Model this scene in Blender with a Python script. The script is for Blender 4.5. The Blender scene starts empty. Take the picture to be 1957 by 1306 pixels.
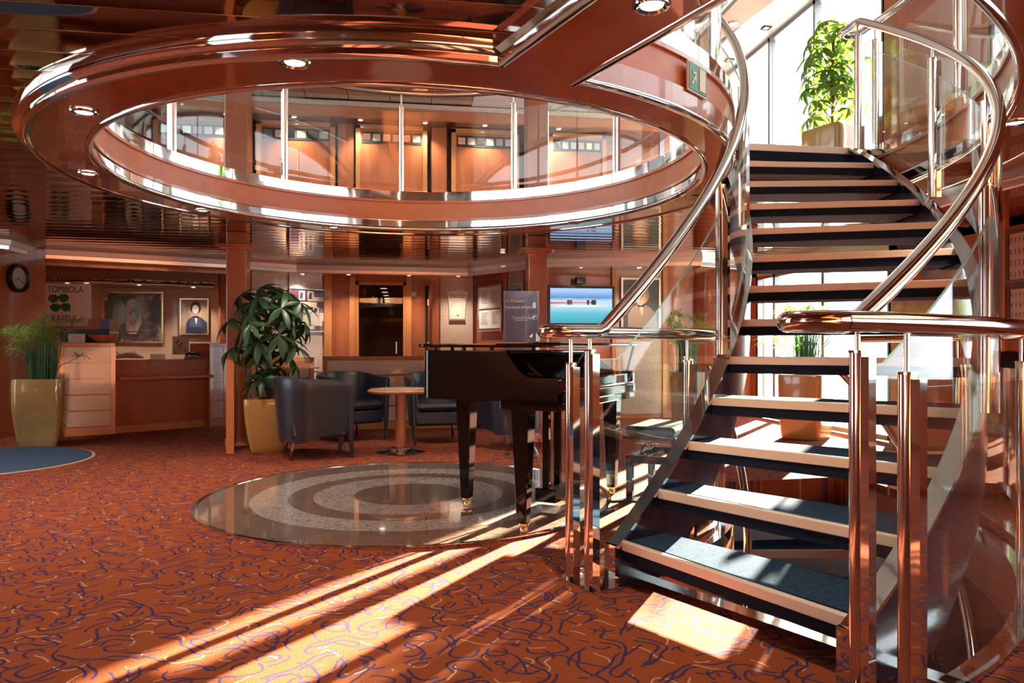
import bpy, math, random
from mathutils import Vector, Matrix
from mathutils.geometry import tessellate_polygon
random.seed(7)
SC = bpy.context.scene
COL = SC.collection
R_ = math.radians
# ------------------------------------------------------------------ camera, world, sun, exposure
# World frame: origin = centre of the round opening, X = across the ship, Y = towards the stern wall
YAW = R_(8.5); EYE = 1.05; CY = -5.25
cam_d = bpy.data.cameras.new('camera'); cam = bpy.data.objects.new('camera', cam_d); COL.objects.link(cam)
cam.location = (0, CY, EYE); cam.rotation_euler = (R_(90), 0, -YAW)
cam_d.sensor_width = 36; cam_d.lens = 36 * 1400 / 1957; cam_d.shift_y = 12 / 1957
cam_d.clip_start = 0.05; cam_d.clip_end = 500
SC.camera = cam
w = bpy.data.worlds.new('sky'); SC.world = w; w.use_nodes = True
bg = w.node_tree.nodes['Background']; bg.inputs[0].default_value = (0.86, 0.93, 1.0, 1); bg.inputs[1].default_value = 4.2
sun_d = bpy.data.lights.new('sun', 'SUN'); sun = bpy.data.objects.new('sun', sun_d); COL.objects.link(sun)
sun_d.energy = 125; sun_d.color = (1.0, 0.88, 0.64); sun_d.angle = R_(0.6)
SUN_EL = R_(11.6); SUN_AZ = R_(39.0)          # azimuth measured from +Y towards +X
sv = Vector((math.sin(SUN_AZ) * math.cos(SUN_EL), math.cos(SUN_AZ) * math.cos(SUN_EL), math.sin(SUN_EL)))
sun.rotation_euler = sv.to_track_quat('Z', 'Y').to_euler(); sun.location = sv * 30
SC.view_settings.view_transform = 'Standard'; SC.view_settings.look = 'None'
SC.view_settings.exposure = 0.38; SC.view_settings.gamma = 1.0; SC.view_settings.use_curve_mapping = False
cy_ = SC.cycles
cy_.max_bounces = 9; cy_.diffuse_bounces = 4; cy_.glossy_bounces = 5; cy_.transmission_bounces = 4; cy_.transparent_max_bounces = 24
cy_.caustics_reflective = False; cy_.caustics_refractive = False; cy_.sample_clamp_indirect = 6.0
cy_.use_denoising = True
try: cy_.denoiser = 'OPENIMAGEDENOISE'
except Exception: pass

# ------------------------------------------------------------------ helpers
CA, SA = math.cos(YAW), math.sin(YAW)
RC = (.08, .08); RI0 = 2.03; RO0 = 2.32          # upper opening: centre offset, inner radius, outer radius of the soffit band
MRC = Matrix.Translation((RC[0], RC[1], 0))
def rpolar(r, t): return (RC[0]+r*math.cos(math.radians(t)), RC[1]+r*math.sin(math.radians(t)))
def P(px, d):
    """point at depth d seen at picture column px, on the floor plan"""
    x = (px - 978) / 1400 * d
    return (x * CA + d * SA, CY - x * SA + d * CA)
def Fl(px, py, z=0.0):
    return P(px, 1400 * (EYE - z) / (py - 665))
def depth(x, y): return x * SA + (y - CY) * CA
def Z(py, d): return EYE - (py - 665) * d / 1400
def hit(px, A, B):
    dx, dy = P(px, 1.0); dy -= CY
    ex, ey = B[0] - A[0], B[1] - A[1]
    # (0,CY)+t(dx,dy) = A + s(ex,ey)
    det = dx * (-ey) + ex * dy
    t = ((A[0]) * (-ey) + ex * (A[1] - CY)) / det
    return (t * dx, CY + t * dy)

class MB:
    def __init__(s): s.v = []; s.f = []; s.sm = []
    def add(s, vs, fs, smooth=False, M=None):
        n = len(s.v)
        if M is not None: vs = [tuple(M @ Vector(p)) for p in vs]
        s.v += [tuple(p) for p in vs]
        s.f += [tuple(i + n for i in f) for f in fs]; s.sm += [smooth] * len(fs); return s
    def box(s, x0, x1, y0, y1, z0, z1, M=None):
        v = [(x0,y0,z0),(x1,y0,z0),(x1,y1,z0),(x0,y1,z0),(x0,y0,z1),(x1,y0,z1),(x1,y1,z1),(x0,y1,z1)]
        return s.add(v, [(0,3,2,1),(4,5,6,7),(0,1,5,4),(1,2,6,5),(2,3,7,6),(3,0,4,7)], False, M)
    def prism(s, pts, z0, z1, M=None, smooth=False):
        n = len(pts); v = [(p[0],p[1],z0) for p in pts] + [(p[0],p[1],z1) for p in pts]
        s.add(v, [tuple(range(n-1,-1,-1)), tuple(range(n,2*n))], False, M)
        return s.add(v, [(i,(i+1)%n,n+(i+1)%n,n+i) for i in range(n)], smooth, M)
    def lathe(s, prof, n=32, closed=False, M=None, smooth=True, flat=False):
        v = []; m = len(prof)
        for i in range(n):
            a = 2*math.pi*i/n
            for r, z in prof: v.append((r*math.cos(a), r*math.sin(a), z))
        f = []
        for i in range(n):
            j = (i+1) % n
            for k in range(m if closed else m-1):
                l = (k+1) % m
                f.append((i*m+k, j*m+k, j*m+l, i*m+l))
        s.add(v, f, smooth, M)
        if not closed:
            if prof[0][0] > 1e-6: s.add([v[i*m] for i in range(n)], [tuple(range(n-1,-1,-1))], False, M)
            if prof[-1][0] > 1e-6: s.add([v[i*m+m-1] for i in range(n)], [tuple(range(n))], False, M)
        return s
    def arc(s, prof, t0, t1, n=24, smooth=False, zf=None, M=None, caps=True):
        """sweep a closed (r,z) profile round the Z axis from t0 to t1 degrees; zf(t) lifts it"""
        m = len(prof); v = []
        for i in range(n+1):
            t = t0 + (t1-t0)*i/n; a = R_(t); dz = zf(t) if zf else 0
            for r, z in prof: v.append((r*math.cos(a), r*math.sin(a), z+dz))
        f = [(i*m+k, (i+1)*m+k, (i+1)*m+(k+1)%m, i*m+(k+1)%m) for i in range(n) for k in range(m)]
        s.add(v, f, smooth, M)
        if caps: s.add([v[k] for k in range(m)] + [v[n*m+k] for k in range(m)], [tuple(range(m-1,-1,-1)), tuple(range(m,2*m))], False, M)
        return s
    def tube(s, pts, r, n=12, M=None, rr=None, caps=True):
        pts = [Vector(p) for p in pts]; v = []; k = len(pts); up = None
        for i, p in enumerate(pts):
            t = (pts[min(i+1,k-1)] - pts[max(i-1,0)]).normalized()
            if up is None:
                up = Vector((0,0,1)) if abs(t.z) < .9 else Vector((1,0,0))
            b = t.cross(up).normalized(); up = b.cross(t).normalized()
            q = rr[i] if rr else r
            for j in range(n):
                a = 2*math.pi*j/n; v.append(p + b*(q*math.cos(a)) + up*(q*math.sin(a)))
        f = [(i*n+j, i*n+(j+1)%n, (i+1)*n+(j+1)%n, (i+1)*n+j) for i in range(k-1) for j in range(n)]
        s.add(v, f, True, M)
        if caps: s.add(v[:n] + v[-n:], [tuple(range(n-1,-1,-1)), tuple(range(n,2*n))], False, M)
        return s
    def sphere(s, c, rx, ry=None, rz=None, n=16, m=10, M=None):
        ry = ry or rx; rz = rz or rx; v = []
        for i in range(m+1):
            ph = math.pi*i/m
            for j in range(n):
                a = 2*math.pi*j/n
                v.append((c[0]+rx*math.sin(ph)*math.cos(a), c[1]+ry*math.sin(ph)*math.sin(a), c[2]+rz*math.cos(ph)))
        f = [(i*n+j, (i+1)*n+j, (i+1)*n+(j+1)%n, i*n+(j+1)%n) for i in range(m) for j in range(n)]
        return s.add(v, f, True, M)
    def poly(s, outer, holes, z0, z1, M=None):
        loops = [outer] + holes
        tris = tessellate_polygon([[Vector((p[0], p[1], 0)) for p in l] for l in loops])
        flat = [p for l in loops for p in l]; n = len(flat)
        v = [(p[0],p[1],z0) for p in flat] + [(p[0],p[1],z1) for p in flat]
        f = [tuple(t) for t in tris] + [tuple(i+n for i in reversed(t)) for t in tris]
        k = 0
        for l in loops:
            m = len(l); f += [(k+i, k+(i+1)%m, n+k+(i+1)%m, n+k+i) for i in range(m)]; k += m
        return s.add(v, f, False, M)
    def build(s, name, mat, parent=None, world=False, bev=0, fix=True):
        me = bpy.data.meshes.new(name)
        v = s.v
        if parent is not None and world:
            Mi = parent_matrix(parent).inverted(); v = [tuple(Mi @ Vector(p)) for p in v]
        me.from_pydata(v, [], s.f); me.polygons.foreach_set('use_smooth', s.sm)
        if fix:
            import bmesh
            bm = bmesh.new(); bm.from_mesh(me); bmesh.ops.remove_doubles(bm, verts=bm.verts, dist=1e-5)
            bmesh.ops.recalc_face_normals(bm, faces=bm.faces)
            for e in bm.edges:
                if len(e.link_faces) == 2 and e.calc_face_angle(0) > .7: e.smooth = False
            bm.to_mesh(me); bm.free()
        me.materials.append(mat)
        o = bpy.data.objects.new(name, me); COL.objects.link(o)
        if parent is not None: o.parent = parent
        if bev:
            b = o.modifiers.new('bevel', 'BEVEL'); b.width = bev; b.segments = 2; b.limit_method = 'ANGLE'; b.angle_limit = R_(40)
        return o
def parent_matrix(o):
    M = Matrix.LocRotScale(o.location, o.rotation_euler, o.scale)
    return parent_matrix(o.parent) @ M if o.parent else M
def tag(o, label=None, cat=None, group=None, kind=None):
    if label: o['label'] = label
    if cat: o['category'] = cat
    if group: o['group'] = group
    if kind: o['kind'] = kind
    return o
def thing(name, label, cat, loc=(0,0,0), rz=0, group=None):
    o = bpy.data.objects.new(name, None); COL.objects.link(o); o.empty_display_size = .1
    if len(loc) == 2: loc = (loc[0], loc[1], 0)
    o.location = loc; o.rotation_euler = (0,0,rz)
    return tag(o, label, cat, group)
def box(name, mat, dims, parent=None, bev=0, world=False):
    return MB().box(*dims).build(name, mat, parent, world, bev)
def struct(o): o['kind'] = 'structure'; return o
def copy_tree(o, parent=None):
    c = o.copy(); COL.objects.link(c); c.parent = parent
    for ch in list(o.children): copy_tree(ch, c)
    return c
def text(s, size, mat, parent, loc, rot=(R_(90),0,0), name='lettering', align='CENTER', ext=.0008):
    c = bpy.data.curves.new(name, 'FONT'); c.body = s; c.size = size; c.align_x = align; c.align_y = 'CENTER'; c.extrude = ext
    c.materials.append(mat); tmp = bpy.data.objects.new(name, c); me = bpy.data.meshes.new_from_object(tmp)
    bpy.data.objects.remove(tmp); bpy.data.curves.remove(c); o = bpy.data.objects.new(name, me); COL.objects.link(o); o.parent = parent
    o.location = loc; o.rotation_euler = rot; return o
def polar(r, t, z=None):
    a = R_(t); return (r*math.cos(a), r*math.sin(a)) if z is None else (r*math.cos(a), r*math.sin(a), z)

# ------------------------------------------------------------------ materials
def mat(name, color=(.5,.5,.5), rough=.5, metal=0, coat=0, coat_r=.04, spec=.5, emit=None, estr=1.0):
    m = bpy.data.materials.new(name); m.use_nodes = True; b = m.node_tree.nodes['Principled BSDF']
    b.inputs['Base Color'].default_value = (*color, 1); b.inputs['Roughness'].default_value = rough
    b.inputs['Metallic'].default_value = metal; b.inputs['Coat Weight'].default_value = coat; b.inputs['Coat Roughness'].default_value = coat_r
    b.inputs['Specular IOR Level'].default_value = spec
    if emit: b.inputs['Emission Color'].default_value = (*emit,1); b.inputs['Emission Strength'].default_value = estr
    return m
def nodes(m): return m.node_tree.nodes, m.node_tree.links, m.node_tree.nodes['Principled BSDF']
def tex(m, kind, scale, vec=None, **kw):
    N, L, b = nodes(m); t = N.new('ShaderNodeTex'+kind); t.inputs['Scale'].default_value = scale
    for k, v in kw.items():
        if k in ('feature',): setattr(t, k, v)
        else: t.inputs[k].default_value = v
    if vec is not None: L.new(vec, t.inputs['Vector'])
    return t
def coords(m, sc=(1,1,1), rot=(0,0,0), kind='Object'):
    N, L, b = nodes(m); c = N.new('ShaderNodeTexCoord'); mp = N.new('ShaderNodeMapping')
    mp.inputs['Scale'].default_value = sc; mp.inputs['Rotation'].default_value = rot
    L.new(c.outputs[kind], mp.inputs['Vector']); return mp.outputs[0]
def ramp(m, fac, stops, interp='LINEAR'):
    N, L, b = nodes(m); r = N.new('ShaderNodeValToRGB'); r.color_ramp.interpolation = interp
    e = r.color_ramp.elements
    while len(e) < len(stops): e.new(.5)
    for i, (p, c) in enumerate(stops): e[i].position = p; e[i].color = (*c, 1)
    L.new(fac, r.inputs[0]); return r.outputs[0]
def mixc(m, fac, a, b_, mode='MIX'):
    N, L, b = nodes(m); x = N.new('ShaderNodeMix'); x.data_type = 'RGBA'; x.blend_type = mode
    for s_, val in ((x.inputs[0], fac), (x.inputs[6], a), (x.inputs[7], b_)):
        if isinstance(val, (int, float)): s_.default_value = val
        elif isinstance(val, tuple): s_.default_value = (*val, 1)
        else: L.new(val, s_)
    return x.outputs[2]
def mth(m, op, a, b_=None, c=None):
    N, L, b = nodes(m); x = N.new('ShaderNodeMath'); x.operation = op
    for i, val in enumerate((a, b_, c)):
        if val is None: continue
        if isinstance(val, (int, float)): x.inputs[i].default_value = val
        else: L.new(val, x.inputs[i])
    return x.outputs[0]
def bump(m, h, strength=.2, dist=.01):
    N, L, b = nodes(m); x = N.new('ShaderNodeBump'); x.inputs['Strength'].default_value = strength; x.inputs['Distance'].default_value = dist
    L.new(h, x.inputs['Height']); L.new(x.outputs[0], b.inputs['Normal'])
def setc(m, c): nodes(m)[1].new(c, nodes(m)[2].inputs['Base Color'])

def wood(name, c1, c2, sc=(14,14,1.2), rough=.32, coat=.7, cr=.06):
    m = mat(name, c1, rough, coat=coat, coat_r=cr)
    v = coords(m, sc); n = tex(m, 'Noise', 1.0, v, Detail=6, Roughness=.6)
    n2 = tex(m, 'Noise', .35, v, Detail=2)
    f = mth(m, 'ADD', mth(m, 'MULTIPLY', n.outputs[0], .6), mth(m, 'MULTIPLY', n2.outputs[0], .4))
    setc(m, ramp(m, f, [(.3, c2), (.7, c1)])); return m
W_CH = wood('cherry_veneer', (.47,.145,.058), (.32,.080,.030), coat=.5)
W_CHH = wood('cherry_veneer_horizontal', (.56,.20,.080), (.42,.12,.045), (1.2,14,14), .42, .08, .12)
W_SOF = wood('cherry_soffit', (.42,.105,.040), (.30,.062,.022), (3,3,3), .22, .8, .03)
W_DK = wood('dark_mahogany', (.16,.030,.014), (.09,.015,.008))
W_LT = wood('light_beech_edging', (.62,.25,.09), (.50,.18,.06), (10,10,1.5))
W_TR = wood('cherry_edge_strip', (.52,.17,.065), (.40,.11,.04), (4,4,9))
CORN = mat('brushed_cornice_metal', (.80,.80,.82), .28, .6)
CHROME = mat('polished_chrome', (.80,.79,.78), .05, 1)
def _ch():
    m = CHROME; v = coords(m, (2,2,2)); n = tex(m, 'Noise', 1.5, v, Detail=2)
    bump(m, n.outputs[0], .06, .05)
_ch()
STEEL = mat('warm_polished_steel', (.74,.66,.60), .09, 1)
BRASS = mat('brass', (.75,.50,.22), .2, 1)
SLAT = mat('bronze_mirror_slat', (.52,.37,.31), .045, 1)
def _sl():
    m = SLAT; v = coords(m, (1,1,1)); n = tex(m, 'Noise', 1.7, v, Detail=1)
    bump(m, n.outputs[0], .035, .03)
_sl()
GOLDEDGE = mat('gilt_perforated_edge', (.62,.36,.15), .35, 1)
GROOVE = mat('dark_groove', (.015,.01,.008), .7)
TILE = mat('beige_metal_tile', (.50,.43,.36), .16, .9)
WHITEP = mat('white_paint', (.78,.77,.74), .35, coat=.3)
CREAM = mat('cream_panel', (.62,.47,.38), .30, coat=.35)
def _cr():
    m = CREAM; v = coords(m); n = tex(m, 'Noise', 30, v, Detail=4); setc(m, ramp(m, n.outputs[0], [(.35,(.55,.41,.32)),(.65,(.66,.51,.41))]))
_cr()
NAVYP = mat('navy_enamel', (.018,.017,.040), .22, coat=.8, coat_r=.12)
LEATH = mat('navy_leather', (.013,.018,.032), .36, coat=.15, coat_r=.3, spec=.6)
def _le():
    m = LEATH; v = coords(m); n = tex(m, 'Noise', 60, v, Detail=3); bump(m, n.outputs[0], .12, .004)
_le()
PIANO = mat('piano_black', (.004,.004,.004), .05, coat=0)
BLACK = mat('matt_black', (.012,.012,.013), .45)
NOSE = mat('tan_nosing_strip', (.78,.57,.40), .35, .0, coat=.25, coat_r=.2)
BLUEC = mat('blue_stair_carpet', (.07,.10,.15), 1.0, spec=.012)
def _bc():
    m = BLUEC; v = coords(m); n = tex(m, 'Noise', 220, v, Detail=3); n2 = tex(m, 'Noise', 40, v, Detail=3)
    f = mth(m, 'ADD', mth(m, 'MULTIPLY', n.outputs[0], .6), mth(m, 'MULTIPLY', n2.outputs[0], .4))
    setc(m, ramp(m, f, [(.35,(.014,.028,.055)),(.62,(.045,.074,.122))])); bump(m, f, .35, .006)
_bc()
UNDERL = mat('bounce_lit_underside', (.26,.36,.52), .9, spec=.1)  # same stair carpet, lightened to stand for light bounced off the floor
UNDERC = mat('dark_underside_carpet', (.012,.014,.024), .9, spec=.1)
def carpet():
    m = mat('orange_squiggle_carpet', (.40,.065,.016), 1.0, spec=.07)
    v = coords(m); N, L, b = nodes(m)
    def field(scale, off):
        o_ = []
        for d_ in ((0,0),(.004,0),(0,.004)):
            a = N.new('ShaderNodeVectorMath'); a.operation = 'ADD'; L.new(v, a.inputs[0]); a.inputs[1].default_value = (off+d_[0], off*.7+d_[1], 0)
            t = tex(m, 'Noise', scale, a.outputs[0], Detail=0.0); t.noise_dimensions = '2D'; o_.append(t.outputs[0])
        gx = mth(m, 'SUBTRACT', o_[1], o_[0]); gy = mth(m, 'SUBTRACT', o_[2], o_[0])
        g = mth(m, 'SQRT', mth(m, 'ADD', mth(m, 'MULTIPLY', gx, gx), mth(m, 'MULTIPLY', gy, gy)))
        return o_[0], mth(m, 'MAXIMUM', mth(m, 'MULTIPLY', g, 250.0), .25)      # value, gradient per metre
    def lines(scale, width, lo, off, lvls=(.5,)):
        f, g = field(scale, off); br = tex(m, 'Noise', scale*1.25, v, Detail=0); br.noise_dimensions = '2D'; r = None
        a = N.new('ShaderNodeVectorMath'); a.operation = 'ADD'; L.new(v, a.inputs[0]); a.inputs[1].default_value = (off+5, 1.7, 0); L.new(a.outputs[0], br.inputs['Vector'])
        for lv in lvls:
            d_ = mth(m, 'DIVIDE', mth(m, 'ABSOLUTE', mth(m, 'SUBTRACT', f, lv)), g); l = mth(m, 'LESS_THAN', d_, width); r = l if r is None else mth(m, 'MAXIMUM', r, l)
        return mth(m, 'MULTIPLY', r, mth(m, 'GREATER_THAN', br.outputs[0], lo))
    navy = lines(7.0, .0052, .40, 0.0, (.38,.55)); navy2 = lines(7.6, .0048, .46, 7.3, (.50,)); cream = lines(8.0, .0036, .58, 3.1, (.52,))
    fine = tex(m, 'Noise', 260, v, Detail=2); big = tex(m, 'Noise', 1.3, v, Detail=3)
    base = ramp(m, fine.outputs[0], [(.3,(.225,.046,.014)),(.7,(.37,.088,.026))])
    base = mixc(m, mth(m,'MULTIPLY', big.outputs[0], .35), base, (.24,.048,.022))
    c = mixc(m, cream, base, (.50,.28,.17)); c = mixc(m, navy, c, (.055,.028,.085)); c = mixc(m, navy2, c, (.055,.028,.085))
    setc(m, c); bump(m, fine.outputs[0], .5, .006); return m
CARPET = carpet()
def granite(name, c1, c2, scale, rough=.06, streak=False):
    m = mat(name, c1, rough, coat=.5, coat_r=.02)
    v = coords(m, (1,4.5,1) if streak else (1,1,1), (0,0,.4)); n = tex(m, 'Noise', scale, v, Detail=6, Roughness=.7)
    vo = tex(m, 'Voronoi', scale*2.2, v)
    f = mth(m, 'ADD', mth(m, 'MULTIPLY', n.outputs[0], .7), mth(m, 'MULTIPLY', vo.outputs['Distance'], .3))
    setc(m, ramp(m, f, [(.36,c2),(.56,c1)])); return m
GR_D = granite('brown_granite', (.26,.165,.125), (.11,.065,.05), 7, streak=True)
GR_L = granite('speckled_granite', (.55,.45,.40), (.17,.125,.115), 45)
GR_L2 = GR_L
def glass(name, tint=(.93,.97,.95), refl=1.0, rough=0.0):
    m = bpy.data.materials.new(name); m.use_nodes = True; N = m.node_tree.nodes; L = m.node_tree.links; N.remove(N['Principled BSDF'])
    out = N['Material Output']; t = N.new('ShaderNodeBsdfTransparent'); t.inputs[0].default_value = (*tint,1)
    g = N.new('ShaderNodeBsdfGlossy'); g.inputs['Roughness'].default_value = rough; g.inputs['Color'].default_value = (1,1,1,1)
    fr = N.new('ShaderNodeLayerWeight'); fr.inputs[0].default_value = .5
    pw_ = N.new('ShaderNodeMath'); pw_.operation = 'POWER'; pw_.inputs[1].default_value = 4.5; L.new(fr.outputs['Facing'], pw_.inputs[0])
    mu = N.new('ShaderNodeMath'); mu.operation = 'MULTIPLY_ADD'; mu.inputs[1].default_value = .85*refl; mu.inputs[2].default_value = .035*refl; L.new(pw_.outputs[0], mu.inputs[0])
    mx = N.new('ShaderNodeMixShader'); L.new(mu.outputs[0], mx.inputs[0]); L.new(t.outputs[0], mx.inputs[1]); L.new(g.outputs[0], mx.inputs[2])
    L.new(mx.outputs[0], out.inputs[0]); return m
GLASS = glass('balustrade_glass', (.95,.98,.965)); WGLASS = glass('window_glass', (.97,.98,.98), .6)
DGLASS = glass('dark_door_glass', (.75,.66,.58), .6)
BGLASS = glass('blue_acrylic', (.86,.88,.93), 1.8)
GEDGE = mat('green_glass_edge', (.35,.65,.55), .15, spec=.8)
POT = mat('olive_ceramic', (.42,.30,.11), .14, coat=1, coat_r=.05)
def _pt():
    m = POT; v = coords(m); n = tex(m, 'Noise', 3, v, Detail=3); setc(m, ramp(m, n.outputs[0], [(.35,(.34,.23,.075)),(.65,(.46,.34,.13))]))
_pt()
POTW = mat('amber_glazed_pot', (.44,.27,.085), .2, coat=.8)
SOIL = mat('potting_soil', (.03,.018,.01), .95)
def leafm(name, c1, c2, rough=.35, tr=.15):
    m = mat(name, c1, rough, spec=.5); v = coords(m); n = tex(m, 'Noise', 9, v, Detail=2); setc(m, ramp(m, n.outputs[0], [(.35,c1),(.65,c2)]))
    b = nodes(m)[2]; b.inputs['Subsurface Weight'].default_value = 0
    N, L, _ = nodes(m); t = N.new('ShaderNodeBsdfTranslucent'); t.inputs[0].default_value = (c2[0]*3, c2[1]*3, c2[2]*1.2, 1)
    mx = N.new('ShaderNodeMixShader'); mx.inputs[0].default_value = tr; L.new(b.outputs[0], mx.inputs[1]); L.new(t.outputs[0], mx.inputs[2]); L.new(mx.outputs[0], N['Material Output'].inputs[0])
    return m
LEAF = leafm('dark_green_leaf', (.014,.045,.022), (.035,.085,.030))
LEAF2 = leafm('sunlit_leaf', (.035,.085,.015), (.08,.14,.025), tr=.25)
GRASS = leafm('papyrus_green', (.09,.20,.06), (.20,.30,.10), tr=.3)
STEM = leafm('papyrus_stem', (.03,.15,.07), (.07,.24,.10), tr=.1)
BARK = mat('bark', (.13,.075,.04), .85)
LAMP = mat('lamp_lens', (1,.9,.75), .3, emit=(1,.86,.66), estr=14)
PAPER = mat('white_paper', (.80,.76,.72), .6)
INK = mat('dark_ink', (.03,.03,.035), .6)
GREYINK = mat('grey_print', (.35,.33,.35), .6)
MAGENTA = mat('magenta_print', (.45,.05,.22), .5)
CLOVER = mat('clover_green', (.01,.13,.05), .5)
RED = mat('ladybird_red', (.45,.03,.02), .5)
GREENS = mat('exit_sign_green', (.02,.22,.07), .4)
BLUEM = mat('blue_entrance_mat', (.055,.085,.15), .95, spec=.1)
SILVER = mat('brushed_aluminium', (.68,.67,.66), .3, 1)
PLAST = mat('white_plastic', (.7,.69,.66), .4)

# ------------------------------------------------------------------ outside
o = MB().box(-60,80,-60,80,-1.6,-1.5).build('river_water', mat('river', (.22,.27,.28), .25, coat=.3)); tag(o, kind='structure')

# ------------------------------------------------------------------ floors and slabs
def sector(r0, r1, t0, t1, n=40):
    return [polar(r0, t0+(t1-t0)*i/n) for i in range(n+1)] + [polar(r1, t1-(t1-t0)*i/n) for i in range(n+1)]
XW = 5.3; YB = -9.0; YS = 8.2
HOLE = sector(2.24, 3.60, -62, 4)
OPEN = [rpolar(RI0+.035, -i*4) for i in range(90)]
OPEN2 = sector(2.21, 3.635, -70.6, .6)
room = [(-XW-.3,YB),(XW+.3,YB),(XW+.3,YS),(-XW-.3,YS)]
struct(MB().poly(room, [HOLE], -.33, 0).build('floor', CARPET))
struct(MB().poly(room, [OPEN, OPEN2], 2.345, 2.56).build('floor_slab', W_DK))
CARP_UP = mat('upper_carpet_blue', (.06,.08,.13), .95, spec=.1)
struct(MB().poly([(-4.5,YB),(4.5,YB),(4.5,7.2),(-4.5,7.2)], [[rpolar(RI0+.03, -i*4) for i in range(90)], sector(2.215, 3.66, -70, 0)], 2.56, 2.60).build('floor_upper_deck', CARP_UP))
struct(MB().poly([(-4.2,YB),(4.2,YB),(4.2,5),(-4.2,5)], [], -2.8, -2.6).build('floor_lower_deck', CARPET))
struct(MB().arc([(3.75,-.33),(3.75,-2.6),(3.82,-2.6),(3.82,-.33)], -110, 60, 40, True).build('wall_stairwell_outer', W_DK))
struct(MB().arc([(2.0,-.33),(2.0,-2.6),(2.06,-2.6),(2.06,-.33)], -110, 60, 40, True).build('wall_stairwell_inner', W_DK))
# wooden fascia + chrome strip round the floor hole
struct(MB().arc([(3.59,-.33),(3.59,-.01),(3.61,-.01),(3.61,-.33)], -62, 4, 40, True).arc([(2.23,-.33),(2.23,-.01),(2.25,-.01),(2.25,-.33)], -62, 4, 40, True).build('trim_1', W_CH))
struct(MB().arc([(3.585,-.05),(3.585,.012),(3.66,.012),(3.66,-.05)], -62.5, 4, 48, True)
       .arc([(2.17,-.05),(2.17,.012),(2.255,.012),(2.255,-.05)], -62.5, 4, 48, True)
       .box(2.17,3.66,-.05,.03,-.05,.012, Matrix.Rotation(R_(-62),4,'Z')).build('trim_2', CHROME))

# marble disc
disc = thing('marble_floor_disc', 'polished round granite inlay with concentric grey rings in the orange carpet', 'floor inlay', (.05,.02,0))
rings = [(0,.385,GR_D,1),(.385,.665,GR_L,4),(.665,.83,GR_D,4),(.83,1.08,GR_L,6),(1.08,1.40,GR_D,6)]
for r0, r1, m_, k in rings:
    if r0 == 0: MB().prism([polar(r1, i*6) for i in range(60)], 0, .012).build('granite_piece', m_, disc); continue
    g = math.degrees(.0018/r1)
    for i in range(k):
        a0 = -75 + i*360/k
        MB().arc([(r0+.0012,0),(r0+.0012,.012),(r1-.0012,.012),(r1-.0012,0)], a0+g, a0+360/k-g, 80//k).build('granite_piece', m_, disc)
MB().lathe([(1.40,0),(1.40,.016),(1.425,.016),(1.425,0)], 96, True).build('metal_edging', STEEL, disc)
# blue oval mat
mx, my = P(-60, 6.72)
em = thing('entrance_mat', 'blue oval entrance mat with a pale border beside the left planter', 'mat', (mx, my, 0), -YAW)
el = lambda a, b_, z0, z1: MB().prism([(a*math.cos(R_(i*5)), b_*math.sin(R_(i*5))) for i in range(72)], z0, z1)
el(1.02, .98, 0, .008).build('border', mat('mat_border', (.55,.42,.3), .9), em); el(.99, .95, .008, .014).build('pile', BLUEM, em)

# ------------------------------------------------------------------ walls, lower deck
def wall(name, A, B, z0, z1, m_, t=.08, side=1):
    A = Vector(A); B = Vector(B); u = (B-A).normalized(); n = Vector((-u.y, u.x))*side
    pts = [A, B, B+n*t, A+n*t]
    if side < 0: pts = pts[::-1]
    return struct(MB().prism([tuple(p) for p in pts], z0, z1).build(name, m_))
# stern wall pieces (plan, left to right)
NW0 = (-4.48, 4.82)                     # corner of left wall and niche
NI0, NI1 = P(40, 10.75), P(440, 11.1)   # niche back wall
DL0, DL1 = (-2.65, 6.05), (-1.255, 7.0) # left diagonal
CB1 = (1.2, 7.0)
DR1 = (2.03, 5.35)
RB1 = (5.3, 5.35)
wall('wall_back_niche', NI0, NI1, 0, 2.34, mat('taupe_wall', (.42,.27,.19), .4, coat=.2))
wall('wall_back_left', (NI1[0]-.02, NI1[1]-.15), DL0, 0, 2.34, W_CH); wall('wall_back_left_diagonal', DL0, DL1, 0, 2.34, W_CH)
# centre wall with door opening
dx0, dx1 = -.76, .06
struct(MB().box(DL1[0], dx0, 7.0, 7.08, 0, 2.34).box(dx1, CB1[0], 7.0, 7.08, 0, 2.34).box(dx0, dx1, 7.0, 7.08, 2.08, 2.34).build('wall_back', W_CH))
wall('wall_back_right_diagonal', CB1, DR1, 0, 2.34, W_CH); wall('wall_back_right', DR1, RB1, 0, 2.34, W_CH)
wall('wall_left_clock', P(-60, 8.0), NW0, 0, 2.34, W_CH)
wall('wall_left_return', (-5.4, P(-60,8.0)[1]-.1), P(-60,8.0), 0, 2.34, W_CH)
wall('wall_niche_left', NW0, (NI0[0], NI0[1]), 0, 2.34, W_CH)
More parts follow.
